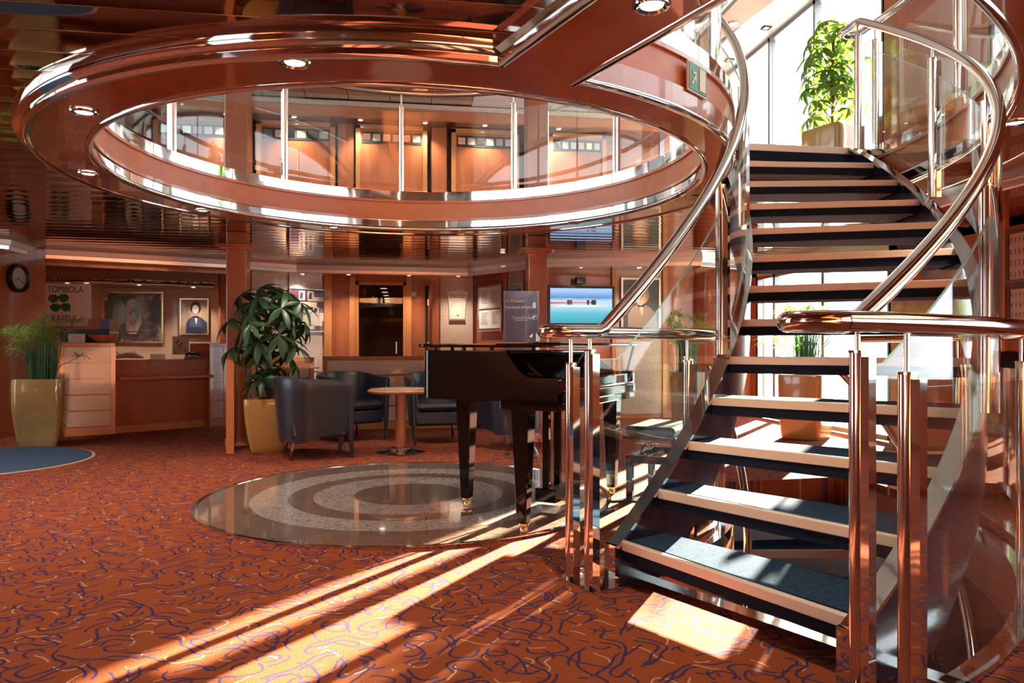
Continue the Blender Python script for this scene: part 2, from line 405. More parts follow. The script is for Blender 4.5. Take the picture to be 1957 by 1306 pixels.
# corridor behind the door
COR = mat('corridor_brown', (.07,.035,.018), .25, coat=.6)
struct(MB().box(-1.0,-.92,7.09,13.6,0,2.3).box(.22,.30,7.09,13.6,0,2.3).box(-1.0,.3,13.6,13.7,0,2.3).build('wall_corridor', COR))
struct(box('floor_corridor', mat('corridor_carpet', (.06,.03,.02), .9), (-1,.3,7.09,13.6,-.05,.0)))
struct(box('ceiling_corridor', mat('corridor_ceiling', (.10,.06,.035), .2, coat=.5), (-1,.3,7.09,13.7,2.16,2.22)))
dr = MB().box(dx0,dx0+.05,6.97,7.1,0,2.13).box(dx1-.05,dx1,6.97,7.1,0,2.13).box(dx0,dx1,6.97,7.1,2.08,2.13).build('door_1', W_LT); struct(dr)
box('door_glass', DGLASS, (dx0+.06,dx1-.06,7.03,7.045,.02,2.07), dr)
MB().tube([(-.10,6.98,.95),(-.10,6.98,1.15)], .012).box(-.11,-.09,6.98,7.03,.96,.98).box(-.11,-.09,6.98,7.03,1.12,1.14).build('door_handle', CHROME, dr)
# door frames / pilasters of centre wall
def vboard(px0, px1, A, B, z0, z1, m_, t=.03, name='trim'):
    a = Vector(hit(px0, A, B)); b = Vector(hit(px1, A, B)); u = (b-a).normalized(); n = Vector((u.y, -u.x))
    return struct(MB().prism([tuple(a+n*t), tuple(b+n*t), tuple(b), tuple(a)], z0, z1).build(name, m_))
Bk = ((-5,7.0),(5,7.0)); DLs = (DL0, DL1); DRs = (CB1, DR1); RBs = (DR1, RB1); NIs = (NI0, NI1)
k = 3
for (a, b_, ln, z0, z1, m_, t) in [
    (551,620,DLs,.0,2.2,CREAM,.02),(480,545,DLs,.0,2.2,CREAM,.02),
    (620,634,Bk,0,2.2,W_LT,.07),(668,679,Bk,0,2.2,W_LT,.05),(776,786,Bk,0,2.2,W_LT,.05),(822,838,Bk,0,2.2,W_CH,.07),
    (841,903,Bk,0,2.2,CREAM,.03),(812,821,Bk,0,2.08,GROOVE,.02),
    (905,917,Bk,0,2.2,W_DK,.05),(966,973,DRs,0,2.2,W_LT,.05),(974,1000,DRs,0,2.2,CREAM,.03),
    (1175,1264,RBs,0.06,2.2,CREAM,.03),(1168,1175,RBs,0,2.2,W_LT,.05),(1264,1272,RBs,0,2.2,W_LT,.06),(1043,1047,RBs,0,2.2,W_LT,.05)]:
    vboard(a, b_, ln[0], ln[1], z0, z1, m_, t, f'trim_{k}'); k += 1
# door edge visible right of the glass door: an open leaf of a side door
dl = struct(MB().box(.42,.46,6.35,6.98,0,2.06).build('door_2', W_CH)); 
for z_ in (.35,1.1,1.8): MB().tube([(.415,6.96,z_-.05),(.415,6.96,z_+.05)], .012).build('hinge', CHROME, dl)
# baseboards
wall('baseboard_back_right', (DR1[0], DR1[1]-.025), (RB1[0], RB1[1]-.025), 0, .10, W_LT, .02)
# curved cherry bulge beside the windows
bulge = [(4.40+.0,5.35)] + [(4.72-.34*math.cos(R_(a)), 5.35-.30*math.sin(R_(a))) for a in range(0,181,12)] + [(5.06,5.35)]
struct(MB().prism(bulge, 0, 2.3, smooth=True).build('wall_back_curved', W_CH))
# side walls : lower deck
WINR = (2.12, 5.16)
def side_wall(name, x, segs, m_, z0=0, z1=2.34, t=.12, sgn=1):
    mb = MB()
    for a, b_ in segs: mb.box(min(x,x+sgn*t), max(x,x+sgn*t), a, b_, z0, z1)
    return struct(mb.build(name, m_))
side_wall('wall_right', XW, [(YB,-8.6),(-2.2,WINR[0]),(WINR[1],YS)], W_CH)
struct(MB().box(XW,XW+.12,YB,YS,2.12,2.6).build('wall_right_header', WHITEP))
struct(MB().box(XW,XW+.12,-8.6,-2.2,0,.75).build('wall_right_sill', W_CH))
side_wall('wall_left', -XW, [(YB,-7.5),(-5.6,-1.2),(1.2,YS)], W_CH, sgn=-1)
struct(MB().box(-XW-.12,-XW,YB,YS,2.12,2.6).build('wall_left_header', WHITEP))
struct(MB().box(-XW-.1,XW+.1,YB-.1,YB,0,5.0).build('wall_front', W_CH))
WFR = mat('window_frame_grey', (.30,.30,.32), .35, .6)
def window(name, x, y0, y1, z0, z1, mull, th=.03, rails=()):
    f = MB()
    for y in [y0, y1] + list(mull): f.box(x-.03, x+.05, y-th, y+th, z0, z1)
    f.box(x-.03,x+.05,y0,y1,z0,z0+.06).box(x-.03,x+.05,y0,y1,z1-.05,z1)
    for r in rails: f.box(x-.02,x+.04,y0,y1,r-.02,r+.02)
    fo = struct(f.build(name, WFR))
    ys = [y0] + sorted(mull) + [y1]
    for a, b_ in zip(ys[:-1], ys[1:]): box('pane', WGLASS, (x+.005,x+.013,a+th,b_-th,z0+.06,z1-.05), fo)
    return fo
window('window_1', XW+.03, WINR[0], WINR[1], .02, 2.12, [3.41, 4.65])
window('fill_window_2', XW+.03, -8.6, -2.2, .75, 2.12, [-6.5,-4.4])  # unseen window behind the camera, put in to let in sky light
window('fill_window_3', -XW-.05, -1.2, 1.2, .02, 2.12, [0.0])  # out-of-view entrance glazing on the left, put in to give fill light
window('fill_window_4', -XW-.05, -7.5, -5.6, .02, 2.12, [])  # unseen opening behind the camera, added for more fill from the left
# ------------------------------------------------------------------ upper deck shell
ZC = 4.90
XU = 4.5
side_wall('wall_right_upper', XU, [(YB,-6.5),(-.2,1.1)], W_CH, 2.6, 5.0)
window('window_5', XU+.03, 1.1, 7.2, 2.62, 4.9, [2.27, 3.28, 4.6, 5.9], .022)
window('window_6', XU+.03, -6.5, -.2, 3.2, 4.8, [-4.5,-2.4]); struct(MB().box(XU,XU+.12,-6.5,-.2,2.6,3.2).box(XU,XU+.12,-6.5,-.2,4.8,5.0).build('wall_right_upper_sill', W_CH))
side_wall('wall_left_upper', -XU, [(YB,-7.5),(4.5,7.2)], W_CH, 2.6, 5.0, sgn=-1)
window('window_7', -XU-.05, -7.5, 4.5, 2.62, 4.9, [-5.5,-3.5,-1.5,.5,2.5])
struct(MB().box(-4.7,4.7,7.2,7.3,2.6,5.0).build('wall_back_upper', W_CH))
struct(MB().box(-4.75,4.75,YB-.1,7.35,4.96,5.1).build('ceiling_upper_deck', WHITEP))
# upper ceiling tiles (beige metal) towards the stern, white panels towards the window side
cu = struct(MB().box(-3.9,3.6,-8.6,6.6,4.825,4.84).build('ceiling_tile_grid', GROOVE))
tl = None
for i in range(12):
    for j in range(25):
        x0 = -3.9 + i*.62; y0 = -8.55 + j*.60
        if x0 > 3.5: continue
        if tl is None or False:
            tl = MB().box(0,.61,0,.59,0,.02).build('ceiling_tile', TILE, cu); tl.location = (x0, y0, 4.805); tw = None
        else:
            c = tl.copy(); COL.objects.link(c); c.location = (x0, y0, 4.805)
            if x0 > 1.0:
                if tw is None: tw = tl.data.copy(); tw.materials.clear(); tw.materials.append(WHITEP)
                c.data = tw
# cherry cove band and white vented strip along the windows
cv = struct(MB().arc([(11.55,4.84),(11.55,4.95),(12.05,4.95),(12.05,4.84)], -28, 36, 40, True, M=Matrix.Translation((-8.0,1.2,0))).build('trim_20', W_CHH))
struct(MB().arc([(11.48,4.79),(11.48,4.94),(11.545,4.94),(11.545,4.79)], -28, 36, 40, True, M=Matrix.Translation((-8.0,1.2,0))).build('trim_21', CHROME))
struct(MB().box(4.0,4.5,-8.8,7.1,4.90,4.94).build('trim_22', WHITEP))
for y, lb in ((2.0,'nearest'),(3.0,'second nearest'),(4.0,'third nearest'),(5.0,'farthest')):
    v_ = thing('ceiling_vent', f'small square vent in the white upper ceiling strip, {lb} of four', 'vent', (4.32,y,4.895), 0, 'vents above the upper windows')
    MB().box(-.05,.05,-.05,-.035,-.008,0).box(-.05,.05,.035,.05,-.008,0).box(-.05,-.035,-.05,.05,-.008,0).box(.035,.05,-.05,.05,-.008,0).build('frame', GROOVE, v_)
    MB().box(-.03,.03,-.03,.03,-.006,0).build('grille', SILVER, v_)
# stern side of the upper deck: fascia, dark soffit
struct(MB().box(-4.4,4.4,6.15,6.22,4.575,4.80).build('trim_23', W_CHH)); struct(MB().box(-4.4,4.4,6.09,6.15,4.72,4.79).build('trim_24', CREAM))
struct(MB().box(-4.4,4.4,6.22,7.2,4.60,4.64).build('ceiling_cabinet_soffit', W_DK))
# ------------------------------------------------------------------ slatted mirror ceiling of the lower deck
ceil = struct(MB().poly([(-XW,YB),(XW,YB),(XW,7.2),(-XW,7.2)], [[polar(3.78*1.0, -78+i*3) for i in range(28)] + [rpolar(2.17,6+i*6) for i in range(46)]], 2.325, 2.344).build('ceiling', GROOVE))
e70 = (math.cos(R_(-70)), math.sin(R_(-70)))
def holey(x, y, mg):
    if math.hypot(x-RC[0], y-RC[1]) < RI0 + mg: return True
    r = math.hypot(x, y)
    s = e70[0]*y - e70[1]*x; al = e70[0]*x + e70[1]*y
    th = math.degrees(math.atan2(y, x))
    return s > -mg and al > -.5 and r < 3.60 + mg and (th < 0 or y < mg) and x > 0
def slat(x0, x1, y0, y1):
    n = 6; mb = MB(); prof = []
    for i in range(n+1):
        t = i/n; prof.append((y0 + (y1-y0)*t, 2.300 - .0012*math.sin(math.pi*t)))
    v = [(x0,y,z) for y, z in prof] + [(x1,y,z) for y, z in prof]
    mb.add(v, [(i, i+1, n+2+i, n+1+i) for i in range(n)], True)
    mb.add([(x0,y0,2.30),(x1,y0,2.30),(x1,y0,2.325),(x0,y0,2.325),(x0,y1,2.30),(x1,y1,2.30),(x1,y1,2.325),(x0,y1,2.325)], [(0,1,2,3),(4,5,6,7),(0,3,7,4),(1,2,6,5)])
    return mb
PITCH = .235; y = -2.37 - PITCH*27
ge = MB()
while y < 6.6:
    y0, y1 = y + .004, y + PITCH - .005
    ysm = [y0 + (y1-y0)*k_/6 for k_ in range(7)]
    xs = [-5.25 + .025*i for i in range(421)]; run = None
    for x in xs + [5.275]:
        ok = x < 5.26 and not any(holey(x, yy, .09) for yy in ysm)
        if ok and run is None: run = x
        if (not ok) and run is not None:
            xe = x - .025
            if xe - run > .1: slat(run, xe, y0, y1).build('ceiling_slat', SLAT, ceil, fix=False); ge.box(run, xe, y1+.001, y1+.008, 2.300, 2.31)
            run = None
    y += PITCH
ge.build('slat_edge_strip', GOLDEDGE, ceil, fix=False)['kind'] = 'stuff'

# ------------------------------------------------------------------ soffit bands round the openings
struct(MB().arc([(RI0+.005,2.2264),(RI0+.005,2.34),(RO0,2.34),(RO0,2.2264)], 2, 287, 110, True, M=MRC).build('trim_30', W_SOF))
struct(MB().poly([rpolar(RI0+.005, t) for t in range(-78,4,3)] + [polar(2.26, t) for t in range(2,-78,-3)], [], 2.2242, 2.338).build('trim_29', W_SOF))
M70 = Matrix.Rotation(R_(-70), 4, 'Z')
struct(MB().prism([(2.06,-.36),(3.95,-.36),(3.95,-.0),(2.2,0),(2.06,0)], 2.2255, 2.34, M=M70).build('trim_31', W_SOF))
struct(MB().arc([(3.60,2.225),(3.60,2.34),(3.93,2.34),(3.93,2.225)], -76, 6, 60, True).build('trim_32', W_SOF))
struct(MB().prism([(2.26,0),(3.62,0),(3.62,.33),(2.26,.33)], 2.225, 2.34).build('trim_33', W_SOF))
def halftube(mb, R, z, r, t0, t1, n=90):
    return mb.arc([(R + r*math.cos(R_(a)), z + r*math.sin(R_(a))) for a in range(0,360,36)], t0, t1, n, True)
mb = MB(); mb.arc([(RI0 + .022*math.cos(R_(a)), 2.232 + .022*math.sin(R_(a))) for a in range(0,360,36)], 0, 360, 120, True, M=MRC); struct(mb.build('trim_34', CHROME))
# stepped outer chrome moulding
prof = [(RO0-.005+a, b_) for a, b_ in ((0,2.222),(.012,2.214),(.03,2.214),(.045,2.226),(.045,2.25),(.06,2.255),(.078,2.262),(.085,2.275),(.085,2.305),(0,2.305))]
struct(MB().arc(prof, 6, 278.3, 120, True, M=MRC).build('trim_35', CHROME))
# beam mouldings
bp = [(-.36,2.225),(-.375,2.214),(-.395,2.214),(-.41,2.226),(-.41,2.25),(-.425,2.255),(-.445,2.262),(-.45,2.30),(-.36,2.30)]
mb = MB(); x0_, x1_ = 2.235, 4.0
mb.add([(x0_,a,b_) for a,b_ in bp] + [(x1_,a,b_) for a,b_ in bp], [(i,(i+1)%9,9+(i+1)%9,9+i) for i in range(9)], True, M70); struct(mb.build('trim_36', CHROME))
mb = MB().tube([(2.20,.0,2.232),(3.62,.0,2.232)], .022, 12, M70); halftube(mb, 3.60, 2.232, .022, -70, 0, 60); halftube(mb, 2.24, 2.232, .022, -70, 0, 60); mb.tube([(2.24,0,2.232),(3.6,0,2.232)], .022); struct(mb.build('trim_37', CHROME))
prof2 = [(3.93,2.222),(3.945,2.214),(3.965,2.214),(3.98,2.226),(3.98,2.30),(3.93,2.30)]
struct(MB().arc(prof2, -76, 6, 60, True).build('trim_38', CHROME))
# fascias of the openings:  sg=+1 -> visible face looks towards the axis
def fascia(R, sg, t0, t1, n, idx, M=None):
    d = lambda a: R + sg*a
    struct(MB().arc([(d(0),2.25),(d(.03),2.25),(d(.03),2.315),(d(0),2.315)], t0, t1, n, True, M=M).build(f'trim_{idx}', CHROME))
    struct(MB().arc([(d(-.012),2.315),(d(.03),2.315),(d(.03),2.338),(d(-.012),2.338)], t0, t1, n, True, M=M).arc([(d(-.012),2.492),(d(.03),2.492),(d(.03),2.515),(d(-.012),2.515)], t0, t1, n, True, M=M).build(f'trim_{idx+1}', W_TR))
    struct(MB().arc([(d(.006),2.338),(d(.03),2.338),(d(.03),2.492),(d(.006),2.492)], t0, t1, n, True, M=M).build(f'trim_{idx+2}', W_CHH))
    struct(MB().arc([(d(0),2.515),(d(.03),2.515),(d(.06),2.615),(d(.045),2.62),(d(0.0),2.605)], t0, t1, n, True, M=M).build(f'trim_{idx+3}', CHROME))
fascia(RI0-.002, 1, 0, 360, 120, 40, MRC); fascia(2.243, -1, -70, 0, 50, 44); fascia(3.597, 1, -70, 0, 60, 48)
struct(MB().box(2.25,3.6,-.03,0,2.25,2.47).build('trim_52', W_CHH))
struct(MB().prism([(2.2,.0),(3.62,.0),(3.62,-.03),(2.2,-.03)], 2.25, 2.60, M=M70).build('trim_53', W_CHH))
# ring top (walkway bridge) edge between the two openings


# ------------------------------------------------------------------ cornice of the lower ceiling
corn = [(-5.28,2.9), P(10,8.5), P(70,9.3), P(430,10.45), P(565,11.1), P(896,11.6), P(1045,10.35), P(1337,10.15), (5.25,5.0)]
def path_profile(mb, pts, prof, closed=False, smooth=False):
    """prof: (offset to the right of travel, z)"""
    pts = [Vector(p) for p in pts]; n = len(pts); rows = []
    for i, p in enumerate(pts):
        a = (p - pts[i-1]).normalized() if i > 0 else (pts[1]-p).normalized()
        b_ = (pts[i+1]-p).normalized() if i < n-1 else a
        na = Vector((a.y,-a.x)); nb = Vector((b_.y,-b_.x)); m_ = (na+nb).normalized(); m_ = m_/max(.3, m_.dot(na))
        rows.append([(p.x+m_.x*q, p.y+m_.y*q, z) for q, z in prof])
    m = len(prof); v = [q for r in rows for q in r]
    mb.add(v, [(i*m+k_, (i+1)*m+k_, (i+1)*m+(k_+1)%m, i*m+(k_+1)%m) for i in range(n-1) for k_ in range(m)], smooth)
    mb.add(rows[0]+rows[-1], [tuple(range(m)), tuple(range(2*m-1,m-1,-1))]); return mb
struct(path_profile(MB(), corn, [(0,2.185),(.03,2.18),(.04,2.19),(.045,2.235),(.06,2.24),(.075,2.30),(0,2.30)]).build('trim_60', CORN))
struct(MB().poly(corn + [(5.29,5.0),(5.29,7.19),(-5.29,7.19)], [], 2.20, 2.225).build('ceiling_soffit_back', W_SOF))
# right hand cornice
cr = [(5.25,.9),(4.35,.5),(4.30,-.3),(4.30,-3.0)]
struct(path_profile(MB(), cr, [(0,2.185),(.03,2.18),(.04,2.19),(.045,2.235),(.06,2.24),(.075,2.30),(0,2.30)]).build('trim_61', CORN))
struct(MB().poly([(5.29,.9)] + cr[1:] + [(5.29,-3.0)], [], 2.20, 2.225).build('ceiling_soffit_right', W_SOF))

# ------------------------------------------------------------------ downlights
def make_downlight(name='ceiling_downlight'):
    t = thing(name, '', 'ceiling light')
    MB().lathe([(.040,-.004),(.052,-.012),(.062,-.010),(.066,-.003),(.066,0),(.040,0)], 28, True).build('rim', CHROME, t)
    MB().lathe([(0,-.003),(.03,-.0035),(.040,-.003),(.040,0),(0,0)], 24).build('lens', LAMP, t)
    return t
dproto = make_downlight(); used = [False]
def downlight(x, y, z, label, group, power=7, s=1.0, col=(1,.86,.70), ang=115):
    if not used[0]: t = dproto; used[0] = True
    else: t = copy_tree(dproto)
    t.location = (x, y, z); t.scale = (s, s, s); t['label'] = label; t['group'] = group
    if power:
        l = bpy.data.lights.new('lamp', 'SPOT'); l.energy = power*4; l.color = col; l.spot_size = R_(ang); l.spot_blend = .8; l.shadow_soft_size = .03
        lo = bpy.data.objects.new('lamp', l); COL.objects.link(lo); lo.parent = t; lo.location = (0,0,-.02)
    return t
G1 = 'downlights in the round cherry soffit ring'
def pl(px, py, z=2.225): return Fl(px, py, z)
for (px, py, lb) in [(563,118,'bright downlight at the top of the round cherry soffit, left of the beam'),
                     (160,213,'bright downlight at the left of the round cherry soffit, upper of two'),
                     (168,331,'downlight at the left of the round cherry soffit, lower of two'),
                     (1245,8,'large bright downlight in the straight cherry beam at the top of the picture')]:
    x, y = pl(px, py); downlight(x, y, 2.224, lb, G1, 9)
for t_, lb in ((142,'dim downlight on the far left arc of the round soffit'),(108,'small downlight on the far arc of the round soffit, above the potted plant'),(76,'small downlight on the far arc of the round soffit, above the piano'),(42,'downlight on the far right arc of the round soffit')):
    x, y = polar(2.14, t_); downlight(x, y, 2.224, lb, G1, 5)
for t_ in (-150+0,): pass
x, y = pl(8,478,2.2); downlight(x, y, 2.184, 'downlight in the soffit at the left edge, above the papyrus pot', 'left soffit downlights', 9)
x, y = pl(-160,420,2.3); downlight(x, y, 2.29, 'added fill downlight left of the frame over the entrance mat', 'left soffit downlights', 10)  # lamp out of view, added to brighten the dim left side
x, y = pl(1940,233); downlight(x, y, 2.224, 'bright downlight in the dark cherry soffit at the right edge of the picture', G1, 9)
for px, py, lb in ((584,529,'soffit spotlight above the dark photo board'),(675,538,'soffit spotlight left of the glass corridor door'),(780,539,'soffit spotlight right of the glass corridor door'),(874,530,'soffit spotlight above the white deck plan sign'),(1103,514,'soffit spotlight above the television'),(1220,512,'soffit spotlight above the blond portrait'),(940,525,'soffit spotlight above the notice board')):
    x, y = pl(px, py, 2.2); y = min(y, 6.55 if x < 1.2 else 4.95); downlight(x, y, 2.199, lb, 'spotlights in the soffit along the stern wall', 3.2, .8)
for i, x_ in enumerate((-2.55,-1.55,-.55,.45,1.4,2.6)):
    lb = ('first','second','third','fourth','fifth','sixth')[i]
    downlight(x_*1.0-.1, 6.38, 4.598, f'downlight in the upper deck soffit over the cabinets, {lb} from the left', 'upper deck cabinet downlights', 9, .8)
for y in (-6,-3,0):  # unseen lamps, added as fill light on the left
    for x in (-3.6,):
        downlight(x, y, 2.29, f"added fill downlight in the slatted ceiling left of the ring, {('farthest behind the camera','behind the camera','beside the ring')[(-6,-3,0).index(y)]}", 'added fill downlights in the slatted ceiling', 10)
downlight(3.82, 2.84, 4.838, 'downlight in the curved cherry band of the upper ceiling', 'upper cove downlights', 5)
for i in range(6): downlight(-.35, 7.8+i*.95, 2.158, f"small ceiling light in the dark corridor, {('nearest','second','third','fourth','fifth','farthest')[i]} in the receding row", 'corridor lights', 1.2, 1.5)

# ------------------------------------------------------------------ staircase
RI, RO = 2.35, 3.43
T0 = -66.0; DT = 5.5; RISE = .2
def nos(t): return RISE + (t - T0)/DT*RISE
stairs = thing('curved_staircase', 'curved open-riser staircase with navy stringers, blue carpeted treads and chrome handrails', 'staircase', (polar(2.9,-60)[0], polar(2.9,-60)[1], 0))
def make_tread(parent, t, z, world=True):
    c = MB().arc([(RI,z-.075),(RI,z),(RO,z),(RO,z-.075)], t+.35, t+DT+.9, 8).build('tread', BLUEC, parent, world)
    MB().arc([(RI+.01,z-.080),(RI+.01,z-.075),(RO-.01,z-.075),(RO-.01,z-.080)], t+.8, t+DT+.85, 8).build('underside', UNDERL, c, world)
    # straight tan nosing along the front edge
    M = Matrix.Rotation(R_(t), 4, 'Z')
    MB().box(RI, RO, -.012, .018, z-.036, z+.005, M=M).build('nosing', NOSE, c, world, bev=.004)
    MB().box(RI, RO, -.002, .02, z-.082, z-.036, M=M).build('front_edge', UNDERC, c, world)
    MB().box(RI, RO, .018, .030, z, z+.004, M=M).build('nosing_strip', STEEL, c, world)
    return c
for i in range(12): make_tread(stairs, T0 + DT*i, RISE*(i+1))
# landing edge
la = MB().box(2.26,3.58,-.012,.02,2.552,2.606).build('landing_nosing', NOSE, stairs, True, bev=.004)
MB().box(2.28,3.56,-.008,.02,2.47,2.552).build('landing_edge', UNDERC, stairs, True)
def stringer(R0, R1, name):
    def zf(t): return nos(t)
    mb = MB(); n = 48; m = []
    ts = [T0-.8 + (68.5-1.2)*i/n for i in range(n+1)]
    v = []
    for t in ts:
        zt = min(nos(t)+.0, 2.60); zb = max(0.0, nos(t)-.46)
        if t > -6: zb = max(zb, nos(t)-.46)
        for r, z in ((R0,zb),(R1,zb),(R1,zt),(R0,zt)): v.append(polar(r,t,z))
    f = [(i*4+k_, (i+1)*4+k_, (i+1)*4+(k_+1)%4, i*4+(k_+1)%4) for i in range(n) for k_ in range(4)]
    mb.add(v, f, True); mb.add(v[:4]+v[-4:], [(0,1,2,3),(7,6,5,4)])
    s = mb.build(name, NAVYP, stairs, True)
    mb = MB(); v = []
    for t in ts:
        zt = min(nos(t), 2.60)
        for r, z in ((R0-.014,zt),(R1+.014,zt),(R1+.014,zt+.018),(R0-.014,zt+.018)): v.append(polar(r,t,z))
    mb.add(v, f, True); mb.add(v[:4]+v[-4:], [(0,1,2,3),(7,6,5,4)])
    M = Matrix.Rotation(R_(T0-.8),4,'Z'); mb.box(R0-.014,R1+.014,-.02,0,0,nos(T0-.8)+.018,M=M)
    mb.build('cap_strip', CHROME, s, True)
stringer(2.30, 2.345, 'stringer'); stringer(3.435, 3.48, 'stringer')
# posts: half round front with flat channel behind
def post(parent, r, t, z0, z1, zr, w=.045, dpt=.062, world=True, rod=True, flip=1):
    a = R_(t); M = Matrix.Translation((r*math.cos(a), r*math.sin(a), 0)) @ Matrix.Rotation(a, 4, 'Z')
    h = w/2
    # rounded side towards -tangent (towards the camera side of the flight), flat channel in +radial
    pts = [(-h*math.cos(R_(k_*18))*1.0 - .012, -h*math.sin(R_(k_*18-90))) for k_ in range(-5,6)]
    pts = [(-.010 + h*1.12*math.cos(R_(q)), h*1.12*math.sin(R_(q))) for q in range(0,360,20)]
    o = MB().prism(pts, z0, z1, M=M, smooth=True).build('post', STEEL, parent, world)
    MB().box(.010, dpt*.58, -h*.80, h*.80, z0, z1-.012, M=M).build('channel', CHROME, o, world)
    MB().prism([(-.010+(p[0]+.010)*1.08, p[1]*1.08) for p in pts], z1, z1+.008, M=M).build('cap', STEEL, o, world)
    if rod: MB().tube([polar(r-.012,t,z1), polar(r-.012,t,zr)], .0085, 10).build('rod', STEEL, o, world)
    return o
def hz(t): return max(1.12, nos(t)+1.0) if t < -60 else min(nos(t)+1.0, 3.6)
def handrail_path(R, Rg, t0=-72.0, t1=3.0):
    pts = []; n = 90
    # lower U-turn from guard radius Rg to R
    rc = (R+Rg)/2; ru = (Rg-R)/2; dirn = -1
    for i in range(0, 13):
        a = math.pi*i/12
        rr = rc + ru*math.cos(a); tt = t0 - math.degrees(abs(ru)*1.15*math.sin(a)/rc); pts.append(polar(rr, tt, 1.12))
    for i in range(1, n+1):
        t = t0 + (t1-t0)*i/n; pts.append(polar(R, t, hz(t)))
    for i in range(1, 13):
        a = math.pi*i/12
        rr = rc - ru*math.cos(a); tt = t1 + math.degrees(abs(ru)*1.0*math.sin(a)/rc); pts.append(polar(rr, tt, 3.6))
    return pts
for R, Rg, angs in ((2.31, 2.16, (-69.5,-44,-22,0)), (3.52, 3.67, (-67.5,-50,-33,-16.5,0))):
    h_ = MB().tube(handrail_path(R, Rg), .029, 16).build('handrail', STEEL, stairs, True)
    for t in angs:
        base = 0 if t < -60 else min(nos(t)+.015, 2.6)
        z1 = 1.035 if t < -60 else nos(t)+.90
        if t == 0: base = 2.6; z1 = 3.48
        post(stairs, R, t, base, z1, hz(t))
    for a, b_ in zip(angs[:-1], angs[1:]):
        a_, b2 = a+.75, b_-.75
        o_ = MB().arc([(R+.006,.09),(R+.006,.80),(R+.014,.80),(R+.014,.09)], a_, b2, 20, True, zf=lambda t: nos(max(t,T0))).build('glass_panel', GLASS, stairs, True)
        MB().arc([(R+.0055,.80),(R+.0055,.803),(R+.0145,.803),(R+.0145,.80)], a_, b2, 20, True, zf=lambda t: nos(max(t,T0))).build('glass_edge', GEDGE, o_, True)
# base plates under the newel posts
for r in (2.235, 3.60): MB().box(-.13,.13,-.06,.10,0,.012, M=Matrix.Rotation(R_(-69),4,'Z') @ Matrix.Translation((r,0,0))).build('base_plate', CHROME, stairs, True)

# guards
def guard(name, label, R, t0, t1, z0, zr, angs, rail_t=None, group=None, off=(0,0)):
    c = (R*math.cos(R_((t0+t1)/2)), R*math.sin(R_((t0+t1)/2))) if t1-t0 < 300 else (0, 0)
    g = thing(name, label, 'guard rail', (c[0], c[1], z0), 0, group)
    a, b_ = rail_t or (t0, t1); n = int(abs(b_-a)/2.5)+2
    MB().tube([polar(R, a+(b_-a)*i/n, zr) for i in range(n+1)], .029, 16, caps=True).build('rail', STEEL, g, True)
    for t in angs: post(g, R, t, z0, zr-.145, zr)
    ang2 = list(angs) + ([angs[0]+360] if t1-t0 > 300 else [])
    for a, b_ in zip(ang2[:-1], ang2[1:]):
        MB().arc([(R+.004,z0+.05),(R+.004,zr-.18),(R+.012,zr-.18),(R+.012,z0+.05)], a+.9, b_-.9, 20, True).build('glass_panel', GLASS, g, True)
    g.location.x += off[0]; g.location.y += off[1]
    return g
guard('guard_rail', 'chrome and glass guard rail on the inner side of the stairwell beside the piano bench', 2.16, -69.5, 3, 0, 1.12, (-69.5,-46,-22,2.5), (-72,3.2))
guard('guard_rail', 'large chrome and glass guard rail round the outer stairwell side at the right edge', 3.67, -67.5, 3, 0, 1.12, (-67.5,-50,-33,-16.5,3), (-72,3.2))
cg = guard('guard_rail', 'circular chrome and glass balustrade round the upper deck opening', 2.12, 0, 360, 2.62, 3.61, [-.5+31*i for i in range(11)], off=RC)
guard('guard_rail', 'upper deck chrome and glass guard rail round the outer edge of the stair opening', 3.67, -70, 0, 2.62, 3.6, (-69,-50,-33,-16.5,0), (-70,3))

# down flight
down = thing('descending_staircase', 'descending flight of blue carpeted steps below the main staircase', 'staircase', (polar(2.9,0)[0], polar(2.9,0)[1], -1.2))
for i in range(11):
    t = 4 - DT*(i+1); z = -.2*(i+1)
    c = MB().arc([(RI,z-.05),(RI,z),(RO,z),(RO,z-.05)], t-.8, t+DT, 8).build('tread', BLUEC, down, True)
    M = Matrix.Rotation(R_(t-.8), 4, 'Z'); MB().box(RI, RO, -.012, .018, z-.048, z+.006, M=M).build('nosing', NOSE, c, True)
nd = lambda t: -.2 + (t-4+DT)/DT*.2
for R0, R1 in ((2.27,2.31),(3.46,3.50)):
    MB().arc([(R0,-.35),(R1,-.35),(R1,.02),(R0,.02)], -60, 0, 30, True, zf=nd).build('stringer', NAVYP, down, True)
for R in (2.33, 3.44):
    MB().tube([polar(R, 3-63*i/40, nd(3-63*i/40)+.93) for i in range(41)], .025, 12).build('handrail', STEEL, down, True)
    for t in (0,-20,-40,-58): MB().tube([polar(R, t, nd(t)), polar(R, t, nd(t)+.93)], .012, 10).build('baluster', STEEL, down, True)

# exit sign on the outer face of the ring
sx, sy = hit(1325, (0,0), (1,0)) if False else (0,0)
def ring_hit(px, R):
    dx, dy = P(px, 1.0); dy -= CY
    A = dx*dx+dy*dy; B = 2*dy*CY; Cc = CY*CY-R*R; t = (-B - math.sqrt(B*B-4*A*Cc))/(2*A); return t*dx, CY+t*dy
x, y = ring_hit(1325, 2.25); th = math.atan2(y, x)
es = thing('exit_sign', 'green and white emergency exit sign on the curved cherry fascia', 'sign', (x, y, 2.405), th + math.pi/2)
MB().box(-.10,.10,-.022,-.012,-.075,.075).build('plate', PAPER, es); 
MB().box(-.092,.092,-.026,-.022,-.067,.067).build('green_field', GREENS, es)
MB().box(.012,.075,-.029,-.026,-.055,.058).build('door_symbol', PAPER, es)
M_ = Matrix(((1,0,0,0),(0,0,-1,-.026),(0,1,0,0),(0,0,0,1)))
